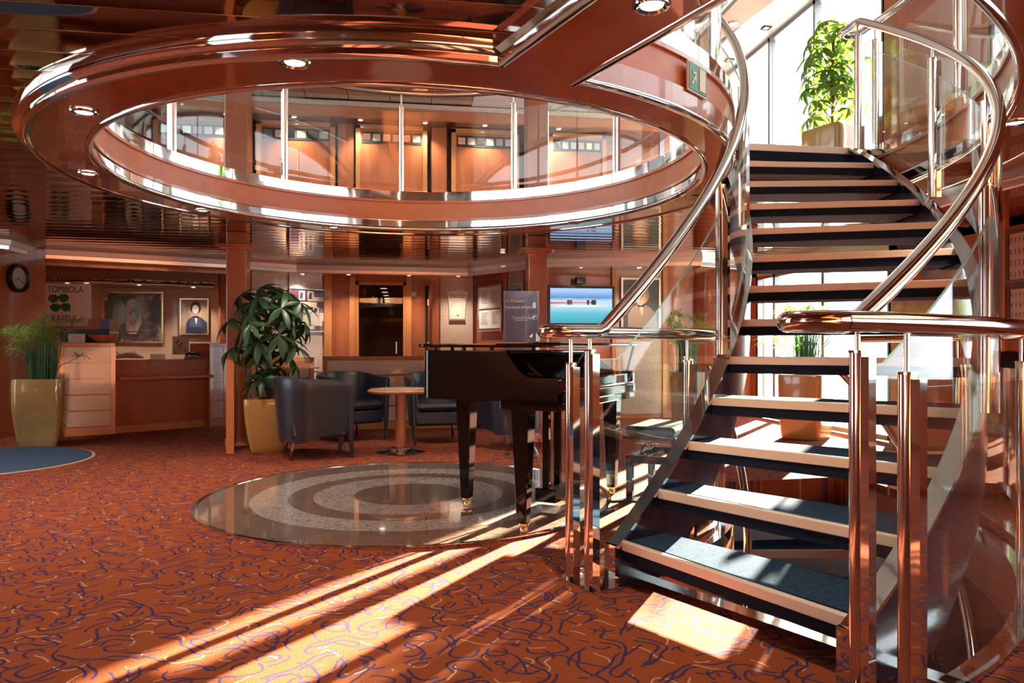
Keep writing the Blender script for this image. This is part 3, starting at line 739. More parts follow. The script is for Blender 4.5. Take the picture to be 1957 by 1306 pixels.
MB().prism([(-.074,-.036),(-.066,-.044),(-.034,-.002),(-.042,.006)], 0, .003, M=M_).prism([(-.062,.026),(-.062,.015),(-.036,.015),(-.036,-.018),(-.025,-.018),(-.025,.026)], 0, .003, M=M_).build('arrow', PAPER, es)
x, y = 3.50, -.02
es = thing('exit_sign', 'small green exit sticker at the top end of the stair stringer', 'sign', (3.46,-.012,2.58)); MB().box(-.04,.04,-.012,-.004,-.02,.02).build('plate', GREENS, es); MB().box(-.02,.0,-.014,-.012,-.01,.01).box(.01,.03,-.014,-.012,-.01,.01).build('symbol', PAPER, es)

# ------------------------------------------------------------------ pillars
for px, d, lb in ((455,7.95,'square cherry pillar with flat capital left of the lounge'),(1024,8.25,'square cherry pillar with flat capital behind the piano')):
    x, y = P(px, d)
    p = thing('pillar', lb, 'pillar', (x, y, 0))
    box('shaft', W_CH, (-.105,.105,-.105,.105,0,2.30), p, .012)
    MB().box(-.19,.19,-.19,.19,2.13,2.155).build('capital', W_CH, p, bev=.006); MB().box(-.15,.15,-.15,.15,2.10,2.13).build('capital_moulding', W_CH, p)
    box('baseboard', W_LT, (-.112,.112,-.112,.112,0,.08), p)
    box('upper_shaft', W_CH, (-.12,.12,-.12,.12,2.60,4.93), p, .012)

# ------------------------------------------------------------------ upper deck cabinet doors
for i, (a, b_) in enumerate(((-3.75,-2.62),(-2.24,-1.05),(-.73,.39),(.78,1.88),(2.37,3.35))):
    lb = ('leftmost','second from left','middle','second from right','rightmost')[i]
    c = thing('wall_cabinet', f'upper deck cherry cabinet with a strip of small dark panes, {lb} of five', 'cabinet', ((a+b_)/2, 6.55, 2.6), 0, 'cabinet fronts along the upper deck stern wall')
    h = (b_-a)/2
    box('door', W_CH, (-h+.07,h-.07,.03,.6,0,1.92), c)
    MB().box(-h,-h+.07,0,.6,0,1.98).box(h-.07,h,0,.6,0,1.98).box(-h,h,0,.6,1.92,1.99).build('frame', W_LT, c)
    s = box('pane_strip', BLACK, (-h+.09,h-.09,.02,.032,1.70,1.88), c)
    n = 6; wv = (2*h-.18)/n
    for j in range(n):
        if j == 0 and False: continue
        x0 = -h+.09+wv*j+.02; box('pane', (CREAM if j % 2 else STEEL), (x0, x0+wv-.04, .014, .02, 1.735, 1.845), s)
for x0, lb in ((-2.43,'first'),(-.89,'second'),(.585,'third'),(2.12,'fourth')):
    p = thing('cabinet_pilaster', f'narrow cherry pilaster between upper cabinets, {lb} from the left', 'pilaster', (x0, 6.62, 2.6), 0, 'pilasters between the upper cabinets')
    box('board', W_CH, (-.12,.12,-.01,.5,0,2.0), p); MB().box(-.135,-.122,0,.3,0,1.96).box(.122,.135,0,.3,0,1.96).build('shadow_gap', GROOVE, p)

# ------------------------------------------------------------------ reception
def panel_unit(name, label, A, B, h, rows, depth_=.42, cat='counter', top=True, m_p=CREAM, frame=.05):
    A = Vector(A); B = Vector(B); u = B-A; L_ = u.length; rz = math.atan2(u.y, u.x)
    t = thing(name, label, cat, (A.x, A.y, 0), rz)
    box('body', W_CH, (0,L_,.012,depth_,.0,h-.04), t)
    MB().box(0,L_,0,depth_,h-.045,h).build('worktop', W_CH, t, bev=.004)
    MB().box(0,frame,-.006,.03,0,h-.045).box(L_-frame,L_,-.006,.03,0,h-.045).build('frame', W_LT, t)
    box('plinth', W_LT, (0,L_,-.004,.03,0,.09), t)
    ph = (h-.045-.10)/rows
    for i in range(rows): box('panel', m_p, (frame+.004,L_-frame-.004,-.002,.02,.10+ph*i+.009,.10+ph*(i+1)-.009), t)
    return t
cA, cB, cC, cD = P(112,8.62), P(220,8.92), P(400,9.75), P(433,9.98)
panel_unit('reception_counter', 'tall cream panelled reception counter unit with wooden top behind the left planter', cA, cB, 1.11, 5)
panel_unit('reception_counter', 'narrow cream panelled counter unit at the right end of the reception desk', cC, cD, 1.11, 4)
A = Vector(cB); B = Vector(cC); u = B-A; rz = math.atan2(u.y,u.x); L_ = u.length
t = thing('reception_desk', 'low cherry reception desk with a projecting ledge between the two cream counters', 'desk', (A.x, A.y, 0), rz)
box('front', W_CH, (.01,L_-.01,.05,.10,.08,.90), t); MB().box(.10,L_-.12,.03,.55,.87,.90).build('top', W_CH, t, bev=.004)
MB().box(.03,L_+.02,-.09,.05,.655,.695).build('ledge', W_CHH, t, bev=.006); box('plinth', W_LT, (0,L_,.045,.06,0,.09), t)
# painting helper: local x right, z up, faces -y
def on_wall(px, py, ln, off=.03):
    x, y = hit(px, *ln); d = depth(x, y); A = Vector(ln[0]); B = Vector(ln[1]); u = (B-A).normalized(); n = Vector((u.y,-u.x))
    return (x+n.x*off, y+n.y*off, Z(py, d)), math.atan2(u.y, u.x), d
def framed(name, label, cat, box_px, ln, frame_m, fw=.025, off=.03, mat_c=BLACK):
    x0, y0, x1, y1 = box_px
    (lx, ly, lz), rz, d = on_wall((x0+x1)/2, (y0+y1)/2, ln, off)
    a = Vector(hit(x0, *ln)); b_ = Vector(hit(x1, *ln)); w_ = (b_-a).length/2; h = (y1-y0)*d/1400/2
    t = thing(name, label, cat, (lx, ly, lz), rz)
    if frame_m:
        MB().box(-w_,w_,-.02,.01,h-fw,h).box(-w_,w_,-.02,.01,-h,-h+fw).box(-w_,-w_+fw,-.02,.01,-h+fw,h-fw).box(w_-fw,w_,-.02,.01,-h+fw,h-fw).build('frame', frame_m, t)
    box('backing', mat_c, (-w_+fw*.5,w_-fw*.5,-.008,.008,-h+fw*.5,h-fw*.5), t)
    return t, w_-fw, h-fw
def blob(parent, name, m_, cx, cz, rx, rz_, y=-.012, n=28, wob=.0, seed=1, a0=0, a1=360):
    rnd = random.Random(seed); ph = [rnd.uniform(0,6.28) for _ in range(4)]
    pts = []
    for i in range(n):
        a = R_(a0 + (a1-a0)*i/(n if a1-a0 == 360 else n-1)); w_ = 1 + wob*(math.sin(3*a+ph[0])+.7*math.sin(7*a+ph[1])+.4*math.sin(13*a+ph[2]))
        pts.append((cx+rx*w_*math.cos(a), cz+rz_*w_*math.sin(a)))
    M = Matrix(((1,0,0,0),(0,0,-1,y),(0,1,0,0),(0,0,0,1)))
    return MB().prism(pts, 0, .0015, M=M).build(name, m_, parent)
def shape(parent, name, m_, pts, y=-.012):
    M = Matrix(((1,0,0,0),(0,0,-1,y),(0,1,0,0),(0,0,0,1)))
    return MB().prism(pts, 0, .0015, M=M).build(name, m_, parent)
# big garden painting
pm = mat('painting_mist', (.34,.27,.27), .3, coat=.3)
def _pm():
    v = coords(pm); n = tex(pm, 'Noise', 9, v, Detail=6); setc(pm, ramp(pm, n.outputs[0], [(.40,(.03,.02,.02)),(.55,(.12,.085,.08)),(.72,(.42,.36,.36))]))
_pm()
pd = mat('painting_dark_green', (.02,.025,.012), .25, coat=.5); pg = mat('painting_foliage', (.07,.10,.04), .3, coat=.4); pw = mat('painting_stone', (.42,.38,.36), .3, coat=.4); pb = mat('painting_brown', (.12,.055,.04), .3, coat=.4); psk = mat('painting_pale_sky', (.55,.50,.50), .3, coat=.4)
t, w_, h = framed('painting', 'large gilt-framed garden painting with a stone arch and dark trees behind the reception', 'painting', (198,558,314,656), NIs, BRASS, .025, mat_c=pm)
blob(t,'sky_patch',psk,0,.0,w_*.28,h*.75,-.0105,wob=.05,seed=3)
blob(t,'dark_trees',pd,-w_*.62,h*.25,w_*.36,h*.74,-.012,wob=.08,seed=4); blob(t,'dark_trees',pd,w_*.80,h*.35,w_*.19,h*.62,-.012,wob=.07,seed=5)
shape(t,'arch',pw,[(w_*.02+w_*.30*math.cos(R_(a)), h*.12+h*.56*math.sin(R_(a))) for a in range(0,181,12)]+[(w_*.02-w_*.20*math.cos(R_(a)), h*.12+h*.40*math.sin(R_(a))) for a in range(0,181,12)],-.0135)
blob(t,'garden_tree',pg,w_*.07,h*.18,w_*.17,h*.30,-.015,wob=.12,seed=6); blob(t,'garden_tree',pd,w_*.02,-.02,w_*.11,h*.24,-.0165,wob=.15,seed=7)
shape(t,'pedestal',pw,[(-w_*.04,-h*.52),(w_*.12,-h*.52),(w_*.10,-h*.16),(-w_*.02,-h*.16)],-.015)
for i in range(3): shape(t,'steps',pb,[(-w_*.55,-h*(.62+.12*i)),(w_*.6,-h*(.62+.12*i)),(w_*.6,-h*(.57+.12*i)),(-w_*.55,-h*(.57+.12*i))],-.015)
# portrait 1 (dark coat)
skin = mat('painting_skin', (.50,.27,.17), .35, coat=.4); hairb = mat('painting_black_hair', (.02,.014,.012), .4); coatn = mat('painting_navy_coat', (.018,.024,.05), .35, coat=.4); shirt = mat('painting_shirt', (.55,.47,.40), .4)
tan = mat('painting_tan_ground', (.33,.20,.12), .35, coat=.5)
def portrait(t, w_, h, hair, coat_, cx=0, fz=.30, fr=.28, beard=False):
    shape(t,'coat',coat_,[(-w_*.75+cx,-h*.98),(w_*.95+cx*.3,-h*.98),(w_*.85+cx,-h*.35),(w_*.45+cx,-h*.08),(w_*.15+cx,h*.02),(-w_*.2+cx,h*.02),(-w_*.5+cx,-h*.12),(-w_*.72+cx,-h*.4)],-.0105)
    shape(t,'shirt',shirt,[(cx-w_*.10,-h*.02),(cx+w_*.14,-h*.02),(cx+w_*.10,-h*.34),(cx+w_*.03,-h*.48)],-.012)
    shape(t,'collar',hairb,[(cx-w_*.2,h*.03),(cx+w_*.22,h*.03),(cx+w_*.18,-h*.09),(cx-w_*.16,-h*.09)],-.0135)
    blob(t,'hair',hair,cx,h*(fz+.12),w_*(fr+.12),h*(fr+.08),-.0135,wob=.04,seed=9)
    blob(t,'face',skin,cx-w_*.02,h*fz,w_*fr*.86,h*fr,-.015)
    for s in (-1,1): blob(t,'eye',hairb,cx-w_*.03+s*w_*.1,h*(fz+.03),w_*.045,h*.018,-.0165,n=10); blob(t,'eyebrow',hairb,cx-w_*.03+s*w_*.1,h*(fz+.09),w_*.07,h*.012,-.0165,n=10)
    shape(t,'nose',tan,[(cx-w_*.05,h*(fz-.07)),(cx+w_*.0,h*(fz-.07)),(cx-w_*.02,h*(fz+.03))],-.0165)
    shape(t,'mouth',pb,[(cx-w_*.09,h*(fz-.13)),(cx+w_*.05,h*(fz-.13)),(cx+w_*.02,h*(fz-.115)),(cx-w_*.06,h*(fz-.115))],-.0165)
t, w_, h = framed('portrait_painting', 'gilt-framed portrait of a dark-haired person in a navy coat behind the reception', 'painting', (345,571,400,640), NIs, BRASS, .018, mat_c=tan)
portrait(t, w_, h, hairb, coatn, .02, .42, .28)
# blond portrait
grey = mat('painting_grey_ground', (.075,.08,.085), .35, coat=.5); hairy = mat('painting_blond_hair', (.48,.26,.10), .5); coatt = mat('painting_taupe_coat', (.34,.23,.18), .5)
t, w_, h = framed('portrait_painting', 'silver-framed portrait of a blond-haired person in a taupe coat behind the staircase rail', 'painting', (1184,532,1259,634), RBs, SILVER, .03, .06, mat_c=grey)
skin.node_tree.nodes['Principled BSDF'].inputs['Base Color'].default_value = (.60,.40,.30,1)
portrait(t, w_, h, hairy, coatt, .0, .30, .34)
# raffle poster
pa, pb_ = P(84,9.75), P(176,9.9)
t, w_, h = framed('raffle_poster', 'white poster reading TOMBOLA RAFFLE with a green four-leaf clover', 'poster', (86,543,174,623), (pa,pb_), None, 0, 0, mat_c=PAPER)
text('TOMBOLA', .095, INK, t, (-w_*.12,-.011,h*.72)).scale = (.95,1.3,1); text('RAFFLE', .095, INK, t, (-w_*.18,-.011,-h*.68)).scale = (1,1.3,1)
for cx, cz in ((-.20,.09),(-.03,.10),(-.17,-.06),(.0,-.05)): blob(t,'clover_leaf',CLOVER,cx*.72-.03,cz*.8+.01,.062,.055,-.011,wob=.05,seed=2)
MB().tube([(-.10,-.012,-.0),(-.02,-.012,-.03),(.03,-.012,-.09)], .006, 6).build('clover_stalk', CLOVER, t); blob(t,'ladybird',RED,-.20,.09,.03,.026,-.014)
# clock
ln = (P(-60,8.0), NW0)
(x, y, z), rz, d = on_wall(29, 532, ln, .04)
t = thing('wall_clock', 'round black-rimmed wall clock with a white face on the left cherry wall', 'clock', (x,y,z), rz)
RX = Matrix.Rotation(R_(90),4,'X')
MB().lathe([(.125,-.035),(.125,.0),(.15,.03),(.165,.035),(.172,.02),(.172,-.035)], 40, True, M=RX).build('rim', BLACK, t)
MB().lathe([(0,0.002),(.13,.002)], 40, M=RX).build('face', PAPER, t)
MB().box(-.004,.004,-.006,-.004,-.01,.085, Matrix.Rotation(R_(245),4,'Y')).box(-.003,.003,-.008,-.006,-.015,.11, Matrix.Rotation(R_(130),4,'Y')).build('hands', INK, t)
mk = MB()
for i in range(12): mk.box(-.003,.003,-.005,-.003,.108,.122, Matrix.Rotation(R_(30*i),4,'Y'))
mk.build('hour_marks', INK, t)
# things on the counters
x, y = P(146,8.95); t = thing('desk_sign', 'small white printed card on the tall reception counter', 'sign', (x,y,1.11), .2)
box('card', PAPER, (-.09,.09,0,.01,0,.11), t); MB().box(-.06,.06,-.002,0,.085,.09).box(-.05,.05,-.002,0,.07,.075).box(-.055,.055,-.002,0,.03,.035).box(-.05,.05,-.002,0,.055,.06).build('print', GREYINK, t)
x, y = P(196,8.93); t = thing('decorative_bowl', 'shallow amber glass bowl on the tall reception counter', 'bowl', (x,y,1.11))
MB().lathe([(0,.0),(.045,.0),(.10,.035),(.165,.095),(.158,.095),(.09,.04),(.04,.010),(0,.010)], 32).build('bowl', mat('amber_glass', (.65,.20,.05), .12, coat=1), t)
x, y = P(172,9.14); t = thing('computer_monitor', 'low wide black monitor behind the amber bowl', 'monitor', (x,y,1.11), .1); box('screen', BLACK, (-.34,.34,0,.03,.015,.17), t, .008); box('stand', BLACK, (-.08,.08,-.0,.05,0,.03), t)
for px, col, lb, dz in ((187,(.40,.12,.08),'red travel brochure leaning in the rack behind the monitor',.33),(212,(.06,.16,.42),'blue travel brochure in the rack behind the monitor',.31),(228,(.35,.26,.18),'tan travel brochure in the rack behind the monitor',.30)):
    x, y = P(px-10,9.2); t = thing('brochure', lb, 'brochure', (x,y,1.11), .15, 'brochures behind the reception counter')
    box('cover', mat('brochure_cover', col, .35), (-.055,.055,0,.012,0,.30), t); box('title_band', PAPER, (-.05,.05,-.002,0,.12,.14), t)
x, y = P(248,9.3); t = thing('driftwood_ornament', 'pale spiny driftwood ornament on the low reception desk', 'ornament', (x,y,.90))
mb = MB().tube([(-.16,0,.03),(-.05,0,.055),(.05,0,.05),(.16,0,.025)], .03, 8, rr=[.02,.035,.035,.01])
for i in range(9): a = random.uniform(-.5,.5); mb.tube([(-.14+.03*i,0,.05),(-.14+.03*i+a*.1,random.uniform(-.02,.02),.10+random.uniform(-.01,.02))], .006, 5, rr=[.007,.002])
mb.build('driftwood', mat('driftwood', (.5,.42,.34), .8), t)
x, y = P(301,9.5); t = thing('desk_sign', 'cream folded card standing on the low reception desk', 'sign', (x,y,.90), .3); box('card', PAPER, (-.09,.09,0,.05,0,.07), t); MB().box(-.06,.06,-.002,0,.03,.035).box(-.06,.06,-.002,0,.045,.05).build('print', GREYINK, t)
x, y = P(345,9.75); t = thing('menu_holder', 'acrylic stand with a floral printed sheet on the reception desk', 'stand', (x,y,.90), .2)
box('sheet', mat('floral_sheet', (.52,.36,.29), .5), (-.10,.10,0,.006,.06,.30), t); MB().box(-.11,.11,-.008,-.003,0,.31).box(-.11,.11,-.02,.08,0,.006).build('acrylic_stand', GLASS, t)
for i in range(8): blob(t,'floral_print',INK,random.uniform(-.08,.08),random.uniform(.08,.28),.012,.012,-.002,wob=.2,seed=i,n=14)
x, y = P(368,9.72); t = thing('telephone', 'dark desk telephone on the reception desk beside the right counter', 'telephone', (x,y,.90), .3)
box('base', BLACK, (-.1,.1,-.08,.1,0,.04), t, .01); MB().tube([(-.09,0,.05),(-.05,0,.075),(.05,0,.075),(.09,0,.05)], .02, 8).build('handset', BLACK, t)
# perforated metal soffit of the niche
msh = mat('perforated_mesh', (.35,.26,.22), .18, 1)
def _ms():
    v = coords(msh, (1,1,1), (0,0,.6)); vo = tex(msh, 'Voronoi', 30, v, Randomness=0.0); bump(msh, vo.outputs['Distance'], 1.0, .03)
_ms()
A = Vector(cA)+Vector((0,.5)); nb = thing('niche_canopy', 'curved perforated metal canopy with spotlights over the reception', 'canopy', (A.x, A.y, 2.0))
a0, a1, a2 = P(88,9.7), P(250,9.9), P(408,10.4); b2, b1, b0 = P(410,11.0), P(250,10.75), P(88,10.5)
MB().poly([a0,a1,a2,b2,b1,b0], [], 1.93, 1.98).build('mesh_panel', msh, nb, True)
MB().tube([(*a0,1.93),(*P(170,9.72),1.93),(*a1,1.93),(*P(330,10.1),1.93),(*a2,1.93)], .018, 8).build('edge_tube', CHROME, nb, True)
for px, dd, lb in ((128,10.0,'canopy spotlight above the raffle poster'),(165,10.0,'canopy spotlight between the poster and the garden painting'),(265,10.3,'canopy spotlight above the garden painting'),(369,10.7,'canopy spotlight above the dark portrait')):
    x, y = P(px,dd); downlight(x, y, 1.928, lb, 'spotlights in the reception canopy', 1.0 if px == 128 else 2.0, .7)
wall('wall_niche_header', P(88,9.5), P(432,10.62), 2.12, 2.2, W_CH, .05)

# ------------------------------------------------------------------ low partitions of the lounge
panel_unit('half_wall', 'long low cream panelled divider with cherry top rail behind the lounge chairs', P(617,9.35), P(985,9.75), .94, 4, .10, 'divider', frame=.045)
A, B = Vector(P(480,8.95)), Vector(P(600,9.2)); u = B-A; t = thing('low_screen', 'low cherry screen with a row of small square panes behind the potted plant', 'divider', (A.x,A.y,0), math.atan2(u.y,u.x)); L_ = u.length
MB().box(0,.05,0,.06,0,.93).box(L_-.05,L_,0,.06,0,.93).box(0,L_,0,.06,.88,.93).build('frame', W_LT, t); box('panel', W_CH, (.05,L_-.05,.01,.05,0,.66), t)
s = MB().box(.05,L_-.05,.015,.045,.66,.68).box(.05,L_-.05,.015,.045,.86,.88)
for i in range(6): s.box(.05+(L_-.11)*i/5,.06+(L_-.11)*i/5+.01,.015,.045,.66,.88)
s.build('lattice', W_DK, t)
for i in range(5): x0 = .07+(L_-.11)*i/5; box('pane', (CREAM, W_CH)[i == 2], (x0+.005,x0+(L_-.11)/5-.012,.025,.035,.68,.86), t)
for z_ in (.74,.79): MB().box(L_,L_+.06,.02,.04,z_,z_+.012).build('link_bar', BLACK, t)
x, y = P(440,7.3); t = thing('low_screen', 'end of the low cherry screen in front of the left pillar, seen edge on', 'divider', (x,y,0), 0)
x2, y2 = P(452,7.9); dx_, dy_ = x2-x, y2-y; LL = math.hypot(dx_,dy_)-.1; t.rotation_euler = (0,0,math.atan2(dy_,dx_))
box('end_post', W_LT, (-.04,.035,-.038,.038,0,.93), t, .003); box('panel', W_CH, (.035,LL,-.022,.022,.05,.90), t); box('top_rail', W_CH, (.0,LL,-.035,.035,.895,.93), t); box('switch_plate', BLACK, (.06,.16,-.03,-.022,.68,.80), t)

# ------------------------------------------------------------------ notices on the stern wall
t, w_, h = framed('photo_board', 'dark maroon photo board with small prints on a cream panel behind the plant', 'board', (551,553,620,634), DLs, SILVER, .008, .04, mat_c=mat('maroon_board', (.07,.02,.04), .35, coat=.4))
phm = mat('sepia_photo', (.55,.45,.36), .35, coat=.4)
for (cx, cz, a, b_) in ((-.35,.70,.17,.22),(.15,.70,.17,.22),(.45,.55,.45,.1),(0,.28,.5,.12),(.45,.02,.17,.14),(-.1,-.1,.3,.12),(.3,-.3,.6,.2),(.2,-.62,.6,.12),(.1,-.8,.25,.12)):
    shape(t,'photo_print',phm,[((cx-a)*w_,(cz-b_)*h),(min(.95,(cx+a))*w_,(cz-b_)*h),(min(.95,(cx+a))*w_,(cz+b_)*h),((cx-a)*w_,(cz+b_)*h)],-.011)
    if a < .2: shape(t,'photo_image',INK,[((cx-a*.8)*w_,(cz-b_*.7)*h),((cx+a*.2)*w_,(cz-b_*.7)*h),((cx+a*.5)*w_,(cz+b_*.6)*h),((cx-a*.6)*w_,(cz+b_*.8)*h)],-.0128)
t, w_, h = framed('welcome_sign', 'white sign with a magenta and blue stripe half hidden by the potted plant', 'sign', (478,553,525,600), DLs, None, 0, .05, mat_c=PAPER)
text('MS BELLEJOUR', .055, INK, t, (0,-.011,h*.45)); shape(t,'stripe',MAGENTA,[(-w_,-h*.7),(w_,-h*.7),(w_,-h*.4),(-w_,-h*.4)],-.011); shape(t,'blue_square',mat('blue_print',(.05,.3,.6),.5),[(-w_,-h*.2),(-w_*.7,-h*.2),(-w_*.7,h*.1),(-w_,h*.1)],-.011); MB().box(-w_*.6,w_*.6,-.011,-.009,h*.05,h*.12).build('print', GREYINK, t)
# deck plan sign
(x,y,z), rz, d = on_wall(873, 584, Bk, .05); t = thing('deck_sign', 'white curved-top sign headed Rhein-Deck on the cream panel', 'sign', (x,y,z), rz); s = d/1400
top = [(-20+40*i/10, 25+4*math.sin(math.pi*i/10)) for i in range(11)]
pts = [(a*s,b_*s) for a,b_ in top[::-1]] + [(-16.5*s,5*s),(-15*s,-12*s),(-15*s,-26*s),(15*s,-26*s),(15*s,-12*s),(16.5*s,5*s)]
M = Matrix(((1,0,0,0),(0,0,-1,0),(0,1,0,0),(0,0,0,1)))
MB().prism(pts, -.02, .004, M=M).build('plate', mat('ivory_sign', (.80,.70,.58), .35, coat=.3), t)
text('Rhein-Deck', .052, INK, t, (0,-.006,19*s)); box('magenta_bar', MAGENTA, (-13*s,13*s,-.0065,-.004,14.2*s,16*s), t)
mb = MB()
for i, wd in enumerate((20,20,12,6,9)): mb.box(-13*s,(-13+wd)*s,-.006,-.004,(9-3*i)*s,(9.7-3*i)*s)
mb.build('print', GREYINK, t); blob(t,'stamp',RED,1*s,-19*s,1.6*s,1.6*s,-.006); 
for sx_ in (-17.5,17.5): MB().lathe([(0,.008),(.012,.006),(.012,0)], 12, M=Matrix.Translation((sx_*s,0,23.5*s)) @ RX).build('screw', BRASS, t)
box('lower_lip', SILVER, (-15*s,15*s,-.02,.0,-29*s,-26*s), t)
# notice board
t, w_, h = framed('notice_board', 'tall silver-framed notice board with printed programme sheets', 'board', (919,546,964,634), DRs, SILVER, .03, .05, mat_c=PAPER)
mb = MB()
for k_ in range(14):
    for sx_ in (-1,1): mb.box(sx_*w_*.5-w_*.32, sx_*w_*.5+w_*random.uniform(.0,.35), -.011,-.008, h*(.85-.055*k_-(.16 if k_>11 else 0)), h*(.87-.055*k_-(.16 if k_>11 else 0)))
for k_ in range(12):
    for sx_ in (-1,1): mb.box(sx_*w_*.5-w_*.32, sx_*w_*.5+w_*random.uniform(.0,.35), -.011,-.008, h*(-.2-.05*k_), h*(-.185-.05*k_))
mb.build('print', GREYINK, t); MB().box(-w_,w_,-.012,-.008,-h*.06,0).box(-w_,w_,-.012,-.008,-h*.98,-h*.94).build('black_band', INK, t)
t, w_, h = framed('framed_photo', 'narrow silver-framed harbour photo between the notice board and the pillar', 'picture', (978,543,1003,600), DRs, SILVER, .02, .05, mat_c=mat('pale_teal_photo', (.32,.47,.52), .3, coat=.5))
MB().tube([(-w_,-.012,h*.2),(w_*.9,-.012,h*.7)], .008, 6).tube([(-w_*.6,-.012,-h*.5),(w_*.2,-.012,h*.5)], .005, 6).build('crane_silhouette', INK, t)
(x,y,z), rz, d = on_wall(790.5, 563, Bk, .01); t = thing('wall_socket', 'small white wall switch right of the glass corridor door', 'switch', (x,y,z), rz); box('plate', PLAST, (-.04,.04,-.012,0,-.04,.04), t, .004); box('rocker', PLAST, (-.02,.02,-.018,-.012,-.022,.022), t)
(x,y,z), rz, d = on_wall(733, 513, ((-5,6.6),(5,6.6)), 0); t = thing('ceiling_camera', 'white dome camera hanging from the ceiling edge above the corridor door', 'camera', (x,y,z)); MB().lathe([(0,.085),(.05,.085),(.055,.04),(.055,0)], 20).build('base', PLAST, t); MB().sphere((0,0,0),.055,n=18,m=10).build('dome', PLAST, t)
# television
t, w_, h = framed('television', 'flat black television showing rowers on blue water', 'television', (1044,548,1170,623), RBs, BLACK, .035, .10, mat_c=BLACK)
sk = bpy.data.materials.new('screen_picture'); sk.use_nodes = True; N = sk.node_tree.nodes; L = sk.node_tree.links; N.remove(N['Principled BSDF'])
em_ = N.new('ShaderNodeEmission'); em_.inputs[1].default_value = 1.0; tc = N.new('ShaderNodeTexCoord'); sp = N.new('ShaderNodeSeparateXYZ'); L.new(tc.outputs['Generated'], sp.inputs[0])
nz = N.new('ShaderNodeTexNoise'); nz.inputs['Scale'].default_value = 5; mp = N.new('ShaderNodeMapping'); mp.inputs['Scale'].default_value = (2,1,9); L.new(tc.outputs['Generated'], mp.inputs[0]); L.new(mp.outputs[0], nz.inputs[0])
ad = N.new('ShaderNodeMath'); ad.operation = 'MULTIPLY_ADD'; L.new(nz.outputs[0], ad.inputs[0]); ad.inputs[1].default_value = .14; L.new(sp.outputs[2], ad.inputs[2])
cr_ = N.new('ShaderNodeValToRGB'); L.new(ad.outputs[0], cr_.inputs[0]); e = cr_.color_ramp.elements
for i_ in range(4): e.new(.5)
for i_, (p_, c_) in enumerate([(0,(.05,.30,.38)),(.35,(.12,.45,.56)),(.58,(.45,.66,.78)),(.72,(.42,.62,.82)),(.80,(.10,.24,.52)),(1.0,(.35,.52,.80))]): e[i_].position = p_; e[i_].color = (*c_,1)
L.new(cr_.outputs[0], em_.inputs[0]); L.new(em_.outputs[0], N['Material Output'].inputs[0])
box('screen', sk, (-w_,w_,-.012,-.009,-h,h), t)
shape(t,'rowing_boat',mat('boat_red',(.5,.05,.06),.4,emit=(.5,.05,.08),estr=.6),[(-w_,h*.10),(w_*.35,h*.16),(w_*.35,h*.22),(-w_,h*.2)],-.013); shape(t,'rowing_boat',PAPER,[(-w_,-h*.08),(w_*.8,-h*.04),(w_*.8,h*.04),(-w_,0)],-.013)
for cx in (-.35,-.28,.18,.3,.36): blob(t,'rower',INK,cx*w_*1.2,h*.2,w_*.05,h*.16,-.0145,n=12); blob(t,'rower_head',mat('rower_skin',(.5,.3,.22),.5),cx*w_*1.2,h*.38,w_*.02,h*.06,-.0145,n=10)
(x,y,z), rz, d = on_wall(1104, 538, RBs, .14); t = thing('speaker_box', 'small black speaker mounted above the television', 'speaker', (x,y,z), rz+.1); box('cabinet', BLACK, (-.07,.07,-.06,.05,-.05,.05), t, .006); box('bracket', BLACK, (-.02,.02,.05,.13,-.02,.02), t)
# pictures on the right wall
Rw = ((XW,2.0),(XW,-2.0))
for (a, b_, c_, d_, lb) in ((1930,438,1990,540,'framed carved wooden relief drawing on the right cherry wall, upper'),(1932,545,1990,636,'framed carved wooden relief drawing on the right cherry wall, lower')):
    t, w_, h = framed('relief_picture', lb, 'picture', (a,b_,c_,d_), Rw, W_DK, .03, .03, mat_c=CREAM)
    for i in range(6):
        for j in range(4): box('relief_tile', W_TR, (-w_+2*w_*i/6+.02,-w_+2*w_*(i+1)/6-.02,-.016,-.008,-h+2*h*j/4+.02,-h+2*h*(j+1)/4-.03), t)
vboard(1915, 1928, Rw[0], Rw[1], 0, 2.2, W_LT, .04, 'trim_70')
(x,y) = hit(1930, (4.6,2),(4.6,-2)); t = thing('black_armchair', 'black rounded chair back by the right wall, seen over the guard rail', 'chair', (x,y,0), 0)
MB().sphere((0,0,.75),.3,.2,.28).build('backrest', BLACK, t); box('seat', BLACK, (-.3,.3,-.3,.3,.38,.5), t, .04)
for sx_ in (-.25,.25):
    for sy_ in (-.25,.25): MB().tube([(sx_,sy_,0),(sx_,sy_,.4)], .015, 8).build('leg', STEEL, t)

# ------------------------------------------------------------------ acrylic display panel behind the piano
x, y = P(996,7.1); t = thing('acrylic_display', 'curved translucent blue display panel with white German lettering behind the piano', 'display', (x,y,0), -YAW)
hw = .175; pts = []
for i in range(11): q = -1+2*i/10; pts.append((q*hw, -.05*math.cos(q*1.3)))
pts2 = [(a*1.0, b_+.008) for a, b_ in pts][::-1]
MB().prism(pts+pts2, .02, 1.61, smooth=False).build('panel', BGLASS, t)
box('film', mat('blue_film', (.34,.36,.43), .3, coat=.5), (-hw+.004,hw-.004,-.012,-.009,.9,1.60), t); box('foot', STEEL, (-.16,.16,-.12,.10,0,.02), t, .004)
LET = mat('pale_lettering', (.62,.55,.50), .5)
text('In Flüssen', .045, LET, t, (-.06,-.058,1.50)); text('fliessend erfahren', .042, LET, t, (-.01,-.058,1.44)); text('TransOcean', .045, LET, t, (.01,-.058,1.34))
MB().tube([(.13+.02*math.cos(R_(a)),-.056,1.34+.02*math.sin(R_(a))) for a in range(0,361,30)], .002, 6).build('globe_logo', LET, t); box('underline', LET, (-.06,.06,-.058,-.0565,1.312,1.316), t)

